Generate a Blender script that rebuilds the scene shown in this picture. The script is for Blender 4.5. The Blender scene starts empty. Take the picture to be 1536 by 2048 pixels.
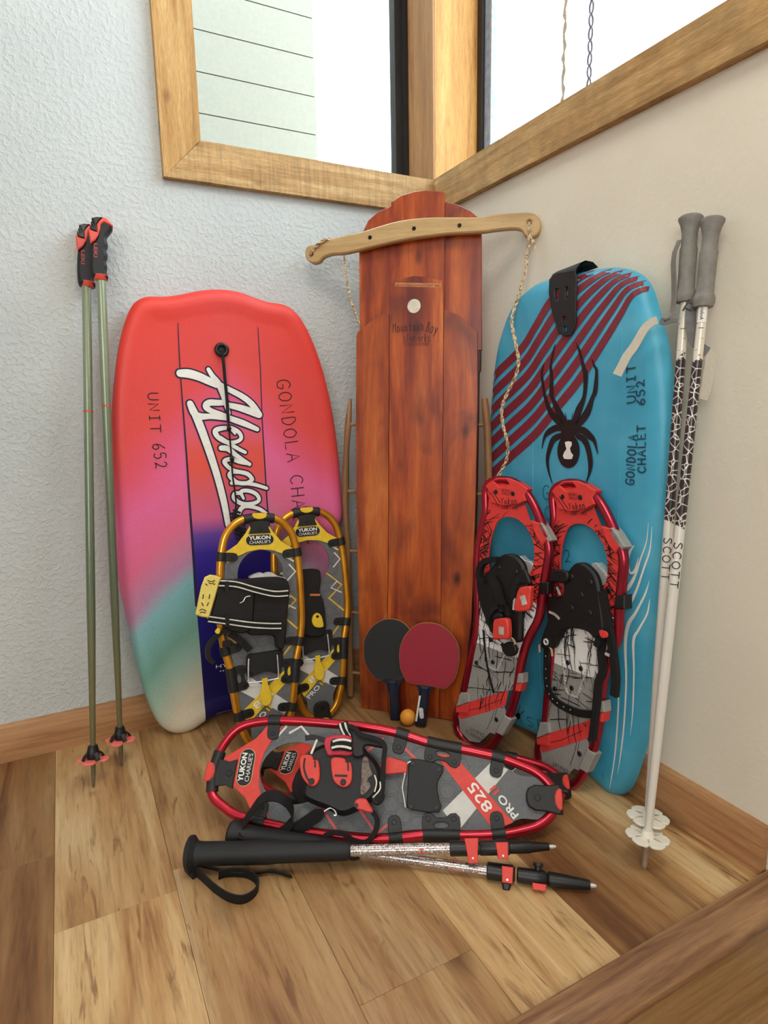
import bpy, math, random
import numpy as np
from mathutils import Vector, Matrix
from mathutils.geometry import tessellate_polygon
D=bpy.data; SC=bpy.context.scene; COL=SC.collection
random.seed(7)
# ------------------------------------------------------------------ camera
CF,CYAW,CPIT,CROL=1236.998,0.475012,0.1750375,-0.0188093
CP=np.array([-.991,-1.5777,.8])
_cy,_sy=math.cos(CYAW),math.sin(CYAW)
FW=np.array([_sy*math.cos(CPIT),_cy*math.cos(CPIT),-math.sin(CPIT)])
_r=np.array([_cy,-_sy,0]);_u=np.cross(_r,FW)
RT=_r*math.cos(CROL)+_u*math.sin(CROL);UP=-_r*math.sin(CROL)+_u*math.cos(CROL)
cam=D.objects.new('camera',D.cameras.new('camera'));COL.objects.link(cam)
cam.matrix_world=Matrix(((RT[0],UP[0],-FW[0],CP[0]),(RT[1],UP[1],-FW[1],CP[1]),(RT[2],UP[2],-FW[2],CP[2]),(0,0,0,1)))
cam.data.sensor_fit='VERTICAL';cam.data.sensor_height=24;cam.data.lens=24*CF/2048;cam.data.clip_start=.02
SC.camera=cam
# ------------------------------------------------------------------ light
SC.view_settings.view_transform='Standard';SC.view_settings.look='None'
SC.view_settings.gamma=1;SC.view_settings.use_curve_mapping=False
SC.view_settings.exposure=0.66
wd=D.worlds.new('sky');SC.world=wd;wd.use_nodes=True
bg=wd.node_tree.nodes['Background'];bg.inputs[0].default_value=(.72,.87,1,1);bg.inputs[1].default_value=5.0
def area(name,loc,look,sx,sy,power,col):
    l=D.lights.new(name,'AREA');l.shape='RECTANGLE';l.size=sx;l.size_y=sy;l.energy=power;l.color=col
    o=D.objects.new(name,l);COL.objects.link(o);o.location=loc
    o.rotation_euler=(Vector(look)-Vector(loc)).to_track_quat('-Z','Y').to_euler();return o
area('room_fill',(-2.4,-3.2,1.7),(-.4,-.3,.6),1.6,1.3,25,(1,.985,.96))  # added soft fill behind the camera; no window stands there
area('overhead_fill',(-.8,-1.5,2.5),(-.5,-.5,0),.8,.8,12,(1,.93,.82))  # added overhead fill to lift the floor, no fixture behind it
# ------------------------------------------------------------------ planes and mesh helpers
def norm(a): a=np.array(a,float);return a/np.linalg.norm(a)
class PL:
    def __init__(s,O,U,V):
        s.O=np.array(O,float);s.U=norm(U);V=np.array(V,float);s.V=norm(V-s.U*(V@s.U));s.N=np.cross(s.U,s.V)
    def uv(s,x,y,n=0):
        d=FW+RT*(x-768)/CF-UP*(y-1024)/CF;t=((s.O+s.N*n-CP)@s.N)/(d@s.N);P=CP+d*t-s.O
        return (float(P@s.U),float(P@s.V))
    def at(s,u,v,n=0): return s.O+s.U*u+s.V*v+s.N*n
    def w(s,x,y,n=0): return s.at(*s.uv(x,y,n),n)
    def M(s): return Matrix([[s.U[i],s.V[i],s.N[i],s.O[i]] for i in range(3)]+[[0,0,0,1]])
FLOOR=PL((0,0,0),(1,0,0),(0,1,0))
def catmull(P,n=6,closed=False):
    P=[np.array(p,float) for p in P];m=len(P);out=[]
    rng=range(m if closed else m-1)
    for i in rng:
        if closed: a,b,c,d=P[(i-1)%m],P[i],P[(i+1)%m],P[(i+2)%m]
        else: a,b,c,d=P[max(i-1,0)],P[i],P[i+1],P[min(i+2,m-1)]
        for k in range(n):
            t=k/n;out.append(.5*((2*b)+(c-a)*t+(2*a-5*b+4*c-d)*t*t+(3*b-a-3*c+d)*t**3))
    if not closed: out.append(P[-1])
    return out
def resample(P,step,closed=True):
    P=[np.array(p,float) for p in P]
    if closed:P=P+[P[0]]
    L=[0]
    for a,b in zip(P,P[1:]):L.append(L[-1]+np.linalg.norm(b-a))
    n=max(3,int(L[-1]/step));xs=np.linspace(0,L[-1],n+1);A=np.array(P)
    R=np.stack([np.interp(xs,L,A[:,k]) for k in range(A.shape[1])],1)
    return R[:-1] if closed else R
def smooth(P,it=1,closed=True):
    P=np.array(P)
    for _ in range(it):
        Q=(np.roll(P,1,0)+2*P+np.roll(P,-1,0))/4
        if not closed:Q[0]=P[0];Q[-1]=P[-1]
        P=Q
    return P
def area2(P):
    P=np.array(P);x,y=P[:,0],P[:,1];return .5*np.sum(x*np.roll(y,-1)-np.roll(x,-1)*y)
def offs(P,d):
    P=np.array(P,float)
    if d==0:return P
    e=np.roll(P,-1,0)-P;e/=np.maximum(np.linalg.norm(e,axis=1,keepdims=True),1e-9)
    nl=np.stack([-e[:,1],e[:,0]],1);n=nl+np.roll(nl,1,0);n/=np.maximum(np.linalg.norm(n,axis=1,keepdims=True),1e-6)
    c=np.clip(np.sum(n*nl,axis=1),.45,1)
    return P+n*(d/c)[:,None]
class MB:
    def __init__(s):s.v=[];s.f=[]
    def add(s,vs,fs):
        b=len(s.v);s.v+= [tuple(map(float,v)) for v in vs];s.f+=[tuple(b+i for i in f) for f in fs]
        return s
    def grid(s,rows,closeu=False,closev=False):
        n=len(rows[0]);m=len(rows);vs=[p for r in rows for p in r];fs=[]
        for i in range(m if closev else m-1):
            for j in range(n if closeu else n-1):
                a=i*n+j;b=i*n+(j+1)%n;c=((i+1)%m)*n+(j+1)%n;d=((i+1)%m)*n+j;fs.append((a,b,c,d))
        return s.add(vs,fs)
    def tube(s,P,r,seg=10,closed=False,cap=True,flat=1):
        P=[np.array(p,float) for p in P];m=len(P);rs=[r]*m if np.isscalar(r) else r
        T=[]
        for i in range(m):
            a=P[(i-1)%m] if closed or i>0 else P[i];b=P[(i+1)%m] if closed or i<m-1 else P[i]
            T.append(norm(b-a))
        ref=np.array([0,0,1.]) if abs(T[0][2])<.9 else np.array([1.,0,0])
        n=norm(np.cross(T[0],ref));rows=[]
        for i in range(m):
            n=norm(n-T[i]*(n@T[i]));b=np.cross(T[i],n)
            rows.append([P[i]+rs[i]*(math.cos(2*math.pi*k/seg)*n+flat*math.sin(2*math.pi*k/seg)*b) for k in range(seg)])
        s.grid(rows,True,closed)
        if not closed and cap:
            s.add(rows[0],[tuple(range(seg))]);s.add(rows[-1],[tuple(range(seg-1,-1,-1))])
        return s
    def lathe(s,p0,p1,prof,seg=20,flat=1,side=None):
        p0=np.array(p0,float);p1=np.array(p1,float);a=norm(p1-p0);L=np.linalg.norm(p1-p0)
        ref=np.array(side,float) if side is not None else (np.array([0,0,1.]) if abs(a[2])<.9 else np.array([1.,0,0]))
        n=norm(ref-a*(ref@a));b=np.cross(a,n);rows=[]
        for t,r in prof: rows.append([p0+a*L*t+r*(math.cos(2*math.pi*k/seg)*n*flat+math.sin(2*math.pi*k/seg)*b) for k in range(seg)])
        s.grid(rows,True);s.add(rows[0],[tuple(range(seg))]);s.add(rows[-1],[tuple(range(seg-1,-1,-1))]);return s
    def prism(s,P,outer,n0,n1,holes=(),bev=0,hf=None):
        O=[np.array(p,float)[:2] for p in outer]
        if area2(O)<0:O=O[::-1]
        H=[]
        for h in holes:
            h=[np.array(p,float)[:2] for p in h]
            if area2(h)>0:h=h[::-1]
            H.append(h)
        loops=[O]+H
        lv=[(n0,bev),(n0+bev,0),(n1-bev,0),(n1,bev)] if bev>0 else [(n0,0),(n1,0)]
        ends=[]
        for L in loops:
            rows=[]
            for n,o in lv:
                q=offs(L,o);rows.append([P.at(a,b,n+(hf(a,b) if hf else 0)) for a,b in q])
            s.grid(rows,True);ends.append((offs(L,lv[0][1]),rows[0],rows[-1]))
        flat2=[[Vector((a,b,0)) for a,b in e[0]] for e in ends]
        tr=tessellate_polygon(flat2)
        top=[p for e in ends for p in e[2]];bot=[p for e in ends for p in e[1]]
        s.add(top,tr);s.add(bot,[t[::-1] for t in tr]);return s
    def face(s,P,outer,n,holes=(),hf=None):
        loops=[[Vector((float(a[0]),float(a[1]),0)) for a in L] for L in [outer]+list(holes)]
        tr=tessellate_polygon(loops);vs=[P.at(q.x,q.y,n+(hf(q.x,q.y) if hf else 0)) for L in loops for q in L]
        return s.add(vs,tr)
    def stroke(s,P,pts,w,n,cap=True,hf=None,ok=None):
        pts=[np.array(p,float) for p in pts];m=len(pts);ws=[w]*m if np.isscalar(w) else w;L=[];R=[];ks=[]
        for i in range(m):
            t=norm(pts[min(i+1,m-1)]-pts[max(i-1,0)]+1e-9);q=np.array([-t[1],t[0]])*ws[i]/2
            L.append(pts[i]+q);R.append(pts[i]-q)
        H=lambda a,e=0:P.at(a[0],a[1],n+e+(hf(a[0],a[1]) if hf else 0))
        for i in range(m-1):
            Q=[L[i],R[i],R[i+1],L[i+1]]
            if ok and not all(ok(*q) for q in Q):continue
            s.add([H(q,3e-6*i) for q in Q],[(0,1,2,3)])
        if cap and not ok:
            for c,r,t in ((pts[0],ws[0]/2,norm(pts[0]-pts[1]+1e-9)),(pts[-1],ws[-1]/2,norm(pts[-1]-pts[-2]+1e-9))):
                q=np.array([-t[1],t[0]])
                arc=[c+r*(math.cos(a)*q+math.sin(a)*t) for a in np.linspace(0,math.pi,7)]
                s.add([H(a,-2e-5) for a in arc],[tuple(range(7))])
        return s
    def band(s,pts,wdir,w,th):
        pts=[np.array(p,float) for p in pts];m=len(pts);W=[wdir]*m if np.ndim(wdir)==1 else wdir
        ws=[w]*m if np.isscalar(w) else w;rows=[]
        for i in range(m):
            t=norm(pts[min(i+1,m-1)]-pts[max(i-1,0)]);wd_=np.array(W[i],float);wd_=norm(wd_-t*(wd_@t));n=np.cross(t,wd_)
            a=wd_*ws[i]/2;b=n*th/2;rows.append([pts[i]-a-b,pts[i]+a-b,pts[i]+a+b,pts[i]-a+b])
        s.grid(rows,True);s.add(rows[0],[(0,1,2,3)]);s.add(rows[-1],[(3,2,1,0)]);return s
    def disc(s,P,u,v,r,n0,n1,seg=14,bev=0):
        return s.prism(P,[(u+r*math.cos(2*math.pi*k/seg),v+r*math.sin(2*math.pi*k/seg)) for k in range(seg)],n0,n1,bev=bev)
    def box(s,a,b):
        a,b=np.minimum(a,b),np.maximum(a,b);x0,y0,z0=a;x1,y1,z1=b
        vs=[(x,y,z) for z in (z0,z1) for y in (y0,y1) for x in (x0,x1)]
        return s.add(vs,[(0,2,3,1),(4,5,7,6),(0,1,5,4),(2,6,7,3),(0,4,6,2),(1,3,7,5)])
def rrect(cx,cy,hx,hy,r,n=5,ang=0):
    out=[]
    for sx,sy,a0 in ((1,1,0),(-1,1,90),(-1,-1,180),(1,-1,270)):
        for k in range(n):
            a=math.radians(a0+90*k/(n-1));out.append((sx*(hx-r)+r*math.cos(a),sy*(hy-r)+r*math.sin(a)))
    c,s_=math.cos(ang),math.sin(ang)
    return [(cx+x*c-y*s_,cy+x*s_+y*c) for x,y in out]
def root(name,label,cat,P,group=None):
    o=D.objects.new(name,None);COL.objects.link(o);o.empty_display_size=.05
    o.matrix_world=P.M() if isinstance(P,PL) else (Matrix.Translation(P) if P is not None else Matrix())
    o['label']=label;o['category']=cat
    if group:o['group']=group
    RM[o.name]=o.matrix_world.copy();return o
RM={}
def wmat(o):
    return RM.get(o.name,Matrix())
def part(name,mb,m,parent=None,label=None,ang=40,kind=None,flat=False,cat=None,group=None):
    me=D.meshes.new(name);me.from_pydata(mb.v,[],mb.f);me.validate()
    o=D.objects.new(name,me);COL.objects.link(o)
    if parent is not None:
        M=wmat(parent);me.transform(M.inverted());o.parent=parent;RM[o.name]=M
    me.update();me.materials.append(m)
    import bmesh
    b=bmesh.new();b.from_mesh(me);bmesh.ops.remove_doubles(b,verts=b.verts,dist=1e-6);bmesh.ops.recalc_face_normals(b,faces=b.faces) if not flat else None
    b.to_mesh(me);b.free()
    if not flat:
        me.shade_smooth();me.set_sharp_from_angle(angle=math.radians(ang))
    if label:o['label']=label
    if kind:o['kind']=kind
    if cat:o['category']=cat
    if group:o['group']=group
    return o
# ------------------------------------------------------------------ materials
def lin(c):
    if isinstance(c,str):c=[int(c[i:i+2],16) for i in (0,2,4)]
    return tuple(((x/255)/12.92 if x/255<=.04045 else ((x/255+.055)/1.055)**2.4) for x in c)+(1,)
class NT:
    def __init__(s,name,rough=.5,metal=0,color=(200,200,200),coat=0,spec=.5):
        s.m=D.materials.new(name);s.m.use_nodes=True;s.t=s.m.node_tree;s.p=s.t.nodes['Principled BSDF']
        s.p.inputs['Base Color'].default_value=lin(color);s.p.inputs['Roughness'].default_value=rough
        s.p.inputs['Metallic'].default_value=metal;s.p.inputs['Coat Weight'].default_value=coat
        s.p.inputs['Specular IOR Level'].default_value=spec
    def n(s,t,**k):
        x=s.t.nodes.new(t)
        for a,b in k.items():
            if a in('op',):x.operation=b
            elif hasattr(x,a):setattr(x,a,b)
        return x
    def l(s,a,b):s.t.links.new(a,b)
    def co(s,scale=(1,1,1),kind='Object',rot=(0,0,0),rand=False):
        c=s.n('ShaderNodeTexCoord');mp=s.n('ShaderNodeMapping');mp.inputs['Scale'].default_value=scale;mp.inputs['Rotation'].default_value=rot
        s.l(c.outputs[kind],mp.inputs[0])
        if rand:
            oi=s.n('ShaderNodeObjectInfo');mu=s.n('ShaderNodeMath',op='MULTIPLY');mu.inputs[1].default_value=37;s.l(oi.outputs['Random'],mu.inputs[0]);s.l(mu.outputs[0],mp.inputs['Location'])
        return mp.outputs[0]
    def noise(s,v,scale=5,detail=4,rough=.6,dist=0):
        x=s.n('ShaderNodeTexNoise');x.inputs['Scale'].default_value=scale;x.inputs['Detail'].default_value=detail;x.inputs['Roughness'].default_value=rough;x.inputs['Distortion'].default_value=dist
        s.l(v,x.inputs['Vector']);return x.outputs['Fac']
    def ramp(s,f,stops,interp='LINEAR'):
        r=s.n('ShaderNodeValToRGB');cr=r.color_ramp;cr.interpolation=interp
        while len(cr.elements)<len(stops):cr.elements.new(.5)
        for e,(p,c) in zip(cr.elements,sorted(stops,key=lambda a:a[0])):
            e.position=p;e.color=lin(c)
        s.l(f,r.inputs[0]);return r.outputs[0]
    def fr(s,f,a,b,c=0,d=1):
        r=s.n('ShaderNodeMapRange');
        for i,v in enumerate((a,b,c,d)):r.inputs[i+1].default_value=v
        s.l(f,r.inputs[0]);return r.outputs[0]
    def mix(s,f,a,b,mode='MIX'):
        x=s.n('ShaderNodeMix');x.data_type='RGBA';x.blend_type=mode
        if isinstance(f,(int,float)):x.inputs[0].default_value=f
        else:s.l(f,x.inputs[0])
        for i,c in ((6,a),(7,b)):
            if isinstance(c,(tuple,list,str)):x.inputs[i].default_value=lin(c)
            else:s.l(c,x.inputs[i])
        return x.outputs[2]
    def bump(s,h,st=.3,dist=.002):
        b=s.n('ShaderNodeBump');b.inputs['Strength'].default_value=st;b.inputs['Distance'].default_value=dist;s.l(h,b.inputs['Height']);s.l(b.outputs[0],s.p.inputs['Normal'])
    def base(s,c):s.l(c,s.p.inputs['Base Color']);return s.m
_mc={}
def M(name,c,rough=.5,metal=0,coat=0,var=.12,vs=60,bump=0,spec=.5):
    if name in _mc:return _mc[name]
    t=NT(name,rough,metal,c,coat,spec);v=t.co()
    f=t.noise(v,vs,3)
    c=[int(c[i:i+2],16) for i in (0,2,4)] if isinstance(c,str) else c
    t.base(t.ramp(f,[(.3,[max(0,x*(1-var)) for x in c]),(.7,[min(255,x*(1+var*.6)) for x in c])]))
    if bump:t.bump(f,bump,.001)
    _mc[name]=t.m;return t.m
def wood(name,stops,sc=(14,1.2,14),ns=3,rough=.5,knots=None,rand=True,bump=.15,fine=.35,kind='Object',saw=0,rot=(0,0,0)):
    t=NT(name,rough);v=t.co(sc,kind,rand=rand,rot=rot);f=t.noise(v,ns,6,.6,.6)
    col=t.ramp(f,stops)
    v2=t.co(tuple(x*6 for x in sc),kind,rand=rand,rot=rot);g=t.noise(v2,ns*2,3,.7)
    col=t.mix(fine,col,t.ramp(g,[(.3,(110,110,110)),(.6,(235,235,235)),(1,(255,255,255))]),'MULTIPLY')
    if knots:
        vk=t.co(tuple(knots[0]),kind,rand=rand,rot=rot);k=t.n('ShaderNodeTexVoronoi');k.inputs['Scale'].default_value=1;t.l(vk,k.inputs['Vector'])
        kk=t.fr(k.outputs['Distance'],knots[2],0);col=t.mix(kk,col,knots[1])
    if saw:
        v3=t.co((60,6,6),kind);g2=t.noise(v3,2.5,2);col=t.mix(saw,col,t.ramp(g2,[(.35,(150,150,150)),(.6,(255,255,255))]),'MULTIPLY')
    t.bump(g,bump,.001);t.base(col);return t
# ------------------------------------------------------------------ room materials
def plaster(nm,st,c1,c2,sc):
    t=NT(nm,.75);v=t.co();f1=t.noise(v,sc,3,.5);f2=t.noise(v,sc*2.6,2,.5)
    a=t.n('ShaderNodeMath',op='ADD');b_=t.n('ShaderNodeMath',op='MULTIPLY');b_.inputs[1].default_value=.4;t.l(f2,b_.inputs[0]);t.l(t.fr(f1,.46,.62),a.inputs[0]);t.l(b_.outputs[0],a.inputs[1])
    t.bump(a.outputs[0],st,.003);t.base(t.ramp(t.noise(v,2.2,3),[(.3,c1),(.7,c2)]));return t.m
m_wall=plaster('plaster_left',.42,(186,190,188),(200,203,200),95);m_wall2=plaster('plaster_right',.10,(222,213,194),(232,224,206),80)
t=NT('floor_plank',.42);v=t.co((9,.9,1),rand=True);f=t.noise(v,1.6,5,.55,.9)
oi=t.n('ShaderNodeObjectInfo')
light=t.ramp(f,[(.3,(150,106,64)),(.42,(198,154,102)),(.55,(217,179,126)),(.70,(234,204,154))])
dark=t.mix(1,light,(172,150,132),'MULTIPLY')
sep=t.n('ShaderNodeSeparateColor');t.l(oi.outputs['Color'],sep.inputs[0])
c=t.mix(sep.outputs[0],dark,light)
v=t.co((70,5,1),rand=True);g=t.noise(v,1.6,4,.7,.5);c=t.mix(.55,c,t.ramp(g,[(.3,(140,120,100)),(.48,(226,220,210)),(.7,(255,255,255))]),'MULTIPLY')
v=t.co((26,3.2,1),rand=True);g2=t.noise(v,1.6,3,.6,1.5);c=t.mix(t.fr(g2,.60,.70,0,.75),c,(120,80,46))
v=t.co((7,3,1),rand=True);k=t.n('ShaderNodeTexVoronoi');k.inputs['Scale'].default_value=1;t.l(v,k.inputs['Vector']);c=t.mix(t.fr(k.outputs['Distance'],.20,.03),c,(92,60,36))
t.bump(g,.08,.001);t.base(c);m_plank=t.m
m_base=wood('baseboard_wood',[(.3,(160,110,68)),(.5,(184,134,88)),(.7,(200,152,106))],(1.5,1.5,30),2.2,.5,fine=.3,rand=True).m
m_trim=wood('rough_sawn_cedar',[(.3,(176,130,72)),(.5,(202,158,98)),(.72,(222,184,126))],(2,2,34),2,.7,knots=((7,7,9),(120,75,35),.12),bump=.5,fine=.5,saw=.35).m
m_trimv=wood('rough_sawn_cedar_upright',[(.3,(178,128,66)),(.5,(206,158,92)),(.72,(226,186,122))],(34,34,2),2,.7,knots=((9,9,6),(120,75,35),.12),bump=.5,fine=.5,saw=0).m
m_nose=wood('stair_nosing_wood',[(.3,(112,74,50)),(.5,(152,110,76)),(.72,(182,140,100))],(1.6,30,30),2,.4,knots=((5,16,16),(80,46,28),.14),rand=True).m
m_step=wood('step_riser_wood',[(.3,(150,112,70)),(.6,(186,146,96))],(1.6,30,30),2,.5).m
# ------------------------------------------------------------------ room
ZT,HB,H1,H2=2.6,.088,1.311,1.399
XI=-.643;XO=-.731
def S(name,mb,m,parent=None,**k):return part(name,mb,m,parent,kind=None if parent else 'structure',**k)
# left wall (Y>=0) with its window hole XI..0, z>H2 ; right wall (X>=0) hole Y -1.6..0
S('wall_left',MB().box((-3.2,0,-.0),(XI,.19,ZT)).box((XI,0,0),(.19,.19,H2)).box((XI,0,2.3),(.19,.19,ZT)),m_wall)
S('wall_right',MB().box((0,-4,-.5),(.19,-1.75,ZT)).box((0,-1.75,-.5),(.19,0,H2)).box((0,-1.75,2.3),(.19,-.0,ZT)),m_wall2)
S('ceiling',MB().box((-3.2,-4,ZT),(.19,.19,ZT+.05)),m_wall)
S('wall_back',MB().box((-3.3,-4.1,-.5),(.19,-4,ZT)),m_wall);S('wall_side',MB().box((-3.3,-4,-.5),(-3.2,.19,ZT)),m_wall)
# floor
fl=S('floor',MB().box((-3.2,-1.047,-.06),(0,0,-.006)),M('subfloor',(70,50,35),.9))
seams=[-.1572-.18385*k for k in range(0,9)]
cuts={0:[-.62],1:[],2:[-.30],3:[-.93],4:[-.55],5:[-.60],6:[-.405],7:[-.8],8:[-.3]}
tones={(0,0):.35,(0,1):.9,(1,0):.28,(2,0):.6,(2,1):.95,(3,0):.45,(3,1):.5,(4,0):.5,(4,1):.55,(5,0):.75,(5,1):1.0,(6,0):.1,(6,1):.05}
xs=[0.0]+seams
for i in range(len(xs)-1):
    ys=[0.0]+cuts.get(i,[])+[-1.045]
    for j in range(len(ys)-1):
        x1,x0,y1,y0=xs[i]-.00025,xs[i+1]+.00025,ys[j]-.0002,ys[j+1]+.0002
        P=PL((x0,y0,0),(1,0,0),(0,1,0))
        o=part('plank',MB().prism(FLOOR,[(x0,y0),(x1,y0),(x1,y1),(x0,y1)],-.006,0,bev=.0004),m_plank,fl,ang=20)
        q=tones.get((i,j),.5);o.color=(q,q,q,1)
# beyond the laid rows on the left
o=part('plank',MB().box((-3.2,-1.045,-.006),(xs[-1]-.0005,0,0)),m_plank,fl);o.color=(.3,.3,.3,1)
# baseboards
def bb(name,a,b,n):   # along a->b, n = outward normal
    a=np.array(a);b=np.array(b);d=norm(b-a);P=PL(a,n,(0,0,1));L=np.linalg.norm(b-a);prof=[(0,0),(.015,0),(.015,HB-.006),(.012,HB-.001),(.009,HB),(0,HB)]
    r0=[a+np.array(n)*u+np.array([0,0,v]) for u,v in prof];r1=[p+d*L for p in r0]
    m=MB().grid([r0,r1],True);m.add(r0,[tuple(range(6))]);m.add(r1,[tuple(range(5,-1,-1))]);return S(name,m,m_base)
bb('baseboard_left',(-3.2,0,0),(0,0,0),(0,-1,0));bb('baseboard_right',(0,-1.045,0),(0,0,0),(-1,0,0))
# window trims: mitred boards, 2 cm proud
W=.02
def extr(loop,axis,a,b):
    def mk(p,q):
        return (p[0],q,p[1]) if axis==1 else (q,p[0],p[1])
    r0=[mk(p,a) for p in loop];r1=[mk(p,b) for p in loop];n=len(loop)
    return MB().grid([r0,r1],True).add(r0,[tuple(range(n))]).add(r1,[tuple(range(n-1,-1,-1))])
S('trim_1',extr([(XO,H1),(-.001,H1),(-.001,H2),(XI,H2)],1,-W,0),m_trim)
S('trim_2',extr([(XO,H1),(XI-.0008,H2+.001),(XI-.0008,2.3),(XO,2.4)],1,-W,0),m_trimv)
S('trim_3',extr([(-.022,H1),(-1.75,H1),(-1.75,H2),(-.022,H2)],0,-W,0),m_trim)
# corner post and window frames
S('trim_4',MB().box((.001,.0,H2),(.182,.182,2.3)),wood('golden_post_wood',[(.3,(176,116,50)),(.5,(204,144,68)),(.72,(222,168,88))],(20,20,1.6),2,.6,knots=((5,5,4),(120,70,28),.13),bump=.5,fine=.45,saw=0).m)
S('trim_6',MB().box((-.003,.004,H2),(.0005,.139,2.3)).box((-.006,.0,H2),(.0005,.009,2.3)),wood('shaded_jamb_wood',[(.3,(134,88,42)),(.5,(160,110,58)),(.72,(178,128,72))],(20,20,1.6),2,.6,bump=.3).m)  # thin darker board: shade on the post's left face put into the colour
m_blk=M('dark_window_frame',(28,27,28),.4);m_vin=M('grey_vinyl_frame',(150,158,172),.45);m_red=M('faded_red_trim',(235,150,150),.6)
t=NT('window_glass',.02,color=(255,255,255));t.p.inputs['Transmission Weight'].default_value=1;t.p.inputs['IOR'].default_value=1.02;m_glass=t.m
w1=S('window_1',MB().box((-.018,.14,H2),(0,.182,2.3)).box((XI,.14,H2-.03),(0,.182,H2+.002)),m_blk)
S('frame',MB().box((-.040,.15,H2),(-.018,.182,2.3)),m_blk,w1)
S('pane',MB().box((XI,.165,H2),(-.03,.169,2.3)),m_glass,w1)
w2=S('window_2',MB().box((.14,-.022,H2),(.182,0,2.3)),m_blk)
S('frame',MB().box((.15,-.034,H2),(.182,-.022,2.3)).box((.152,-.048,H2),(.182,-.036,2.3)).box((.14,-1.75,H2-.03),(.182,0,H2+.001)),m_vin,w2)
S('pane',MB().box((.165,-1.75,H2),(.169,-.03,2.3)),m_glass,w2)
# neighbouring house with lap siding, outside the left window, beyond it a red corner board
m_sid=M('pale_lap_siding',(122,117,100),.8,var=.03);m_gap=M('siding_shadow_gap',(140,134,120),.9)
hs=root('neighbour_house','pale grey lap-sided house wall seen through the left window','house',(-1,1.2,0))
for k in range(13):
    z=.9+k*.152
    part('siding_board',MB().box((-2.2,1.18,z),(.13,1.195,z+.1475)),m_sid,hs)
part('wall_backing',MB().box((-2.2,1.196,-.4),(.13,1.3,3.0)),m_gap,hs)
dp=root('rain_chain','thin dark linked chain hanging outside the right window','chain',(1.2,.65,3.2))
for i in range(30):
    z=1.75+i*.05;o_=.012*(i%2)
    part('link',MB().tube([np.array([1.2,.65,z])+np.array([(.011*math.cos(a) if i%2 else 0),(.011*math.cos(a) if not i%2 else 0),.024*math.sin(a)]) for a in np.linspace(0,2*math.pi,10,endpoint=False)],.0045,6,closed=True),M('dark_chain',(40,26,26),.6,.2),dp)
ro=root('hanging_rope','frayed tan rope hanging outside the right window, left of the dark chain','rope',(1.2,.81,3.2))
part('strand',MB().tube([(1.2,.81+.005*math.sin(i*1.7),1.75+.025*i) for i in range(60)],[.004+.006*math.sin(i*1.3)**2 for i in range(60)],6),M('tan_rope_outside',(84,66,42),.9),ro)
rt_=root('red_post','slim faded red post outside the right window, beside the grey frame','post',(1.22,1.2,-.4))
part('post_board',MB().box((1.19,1.18,-.4),(1.25,1.225,3.2)),M('faded_red_paint',(236,150,156),.6),rt_)
# stair nosing, riser and next step
prof=[(-1.0452,-.012),(-1.0452,.004),(-1.048,.009),(-1.056,.011),(-1.085,.011),(-1.096,.008),(-1.104,.0),(-1.107,-.010),(-1.104,-.022),(-1.094,-.032),(-1.075,-.036),(-1.06,-.036)]
r0=[(-3.2,y,z) for y,z in prof];r1=[(0,y,z) for y,z in prof];n=len(prof)
S('trim_5',MB().grid([r0,r1],True).add(r0,[tuple(range(n))]).add(r1,[tuple(range(n-1,-1,-1))]),m_nose)
S('wall_riser',MB().box((-3.2,-1.085,-.19),(0,-1.05,-.037)),m_step)
S('floor_lower',MB().box((-3.2,-4,-.25),(0,-1.05,-.19)),m_step)
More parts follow.
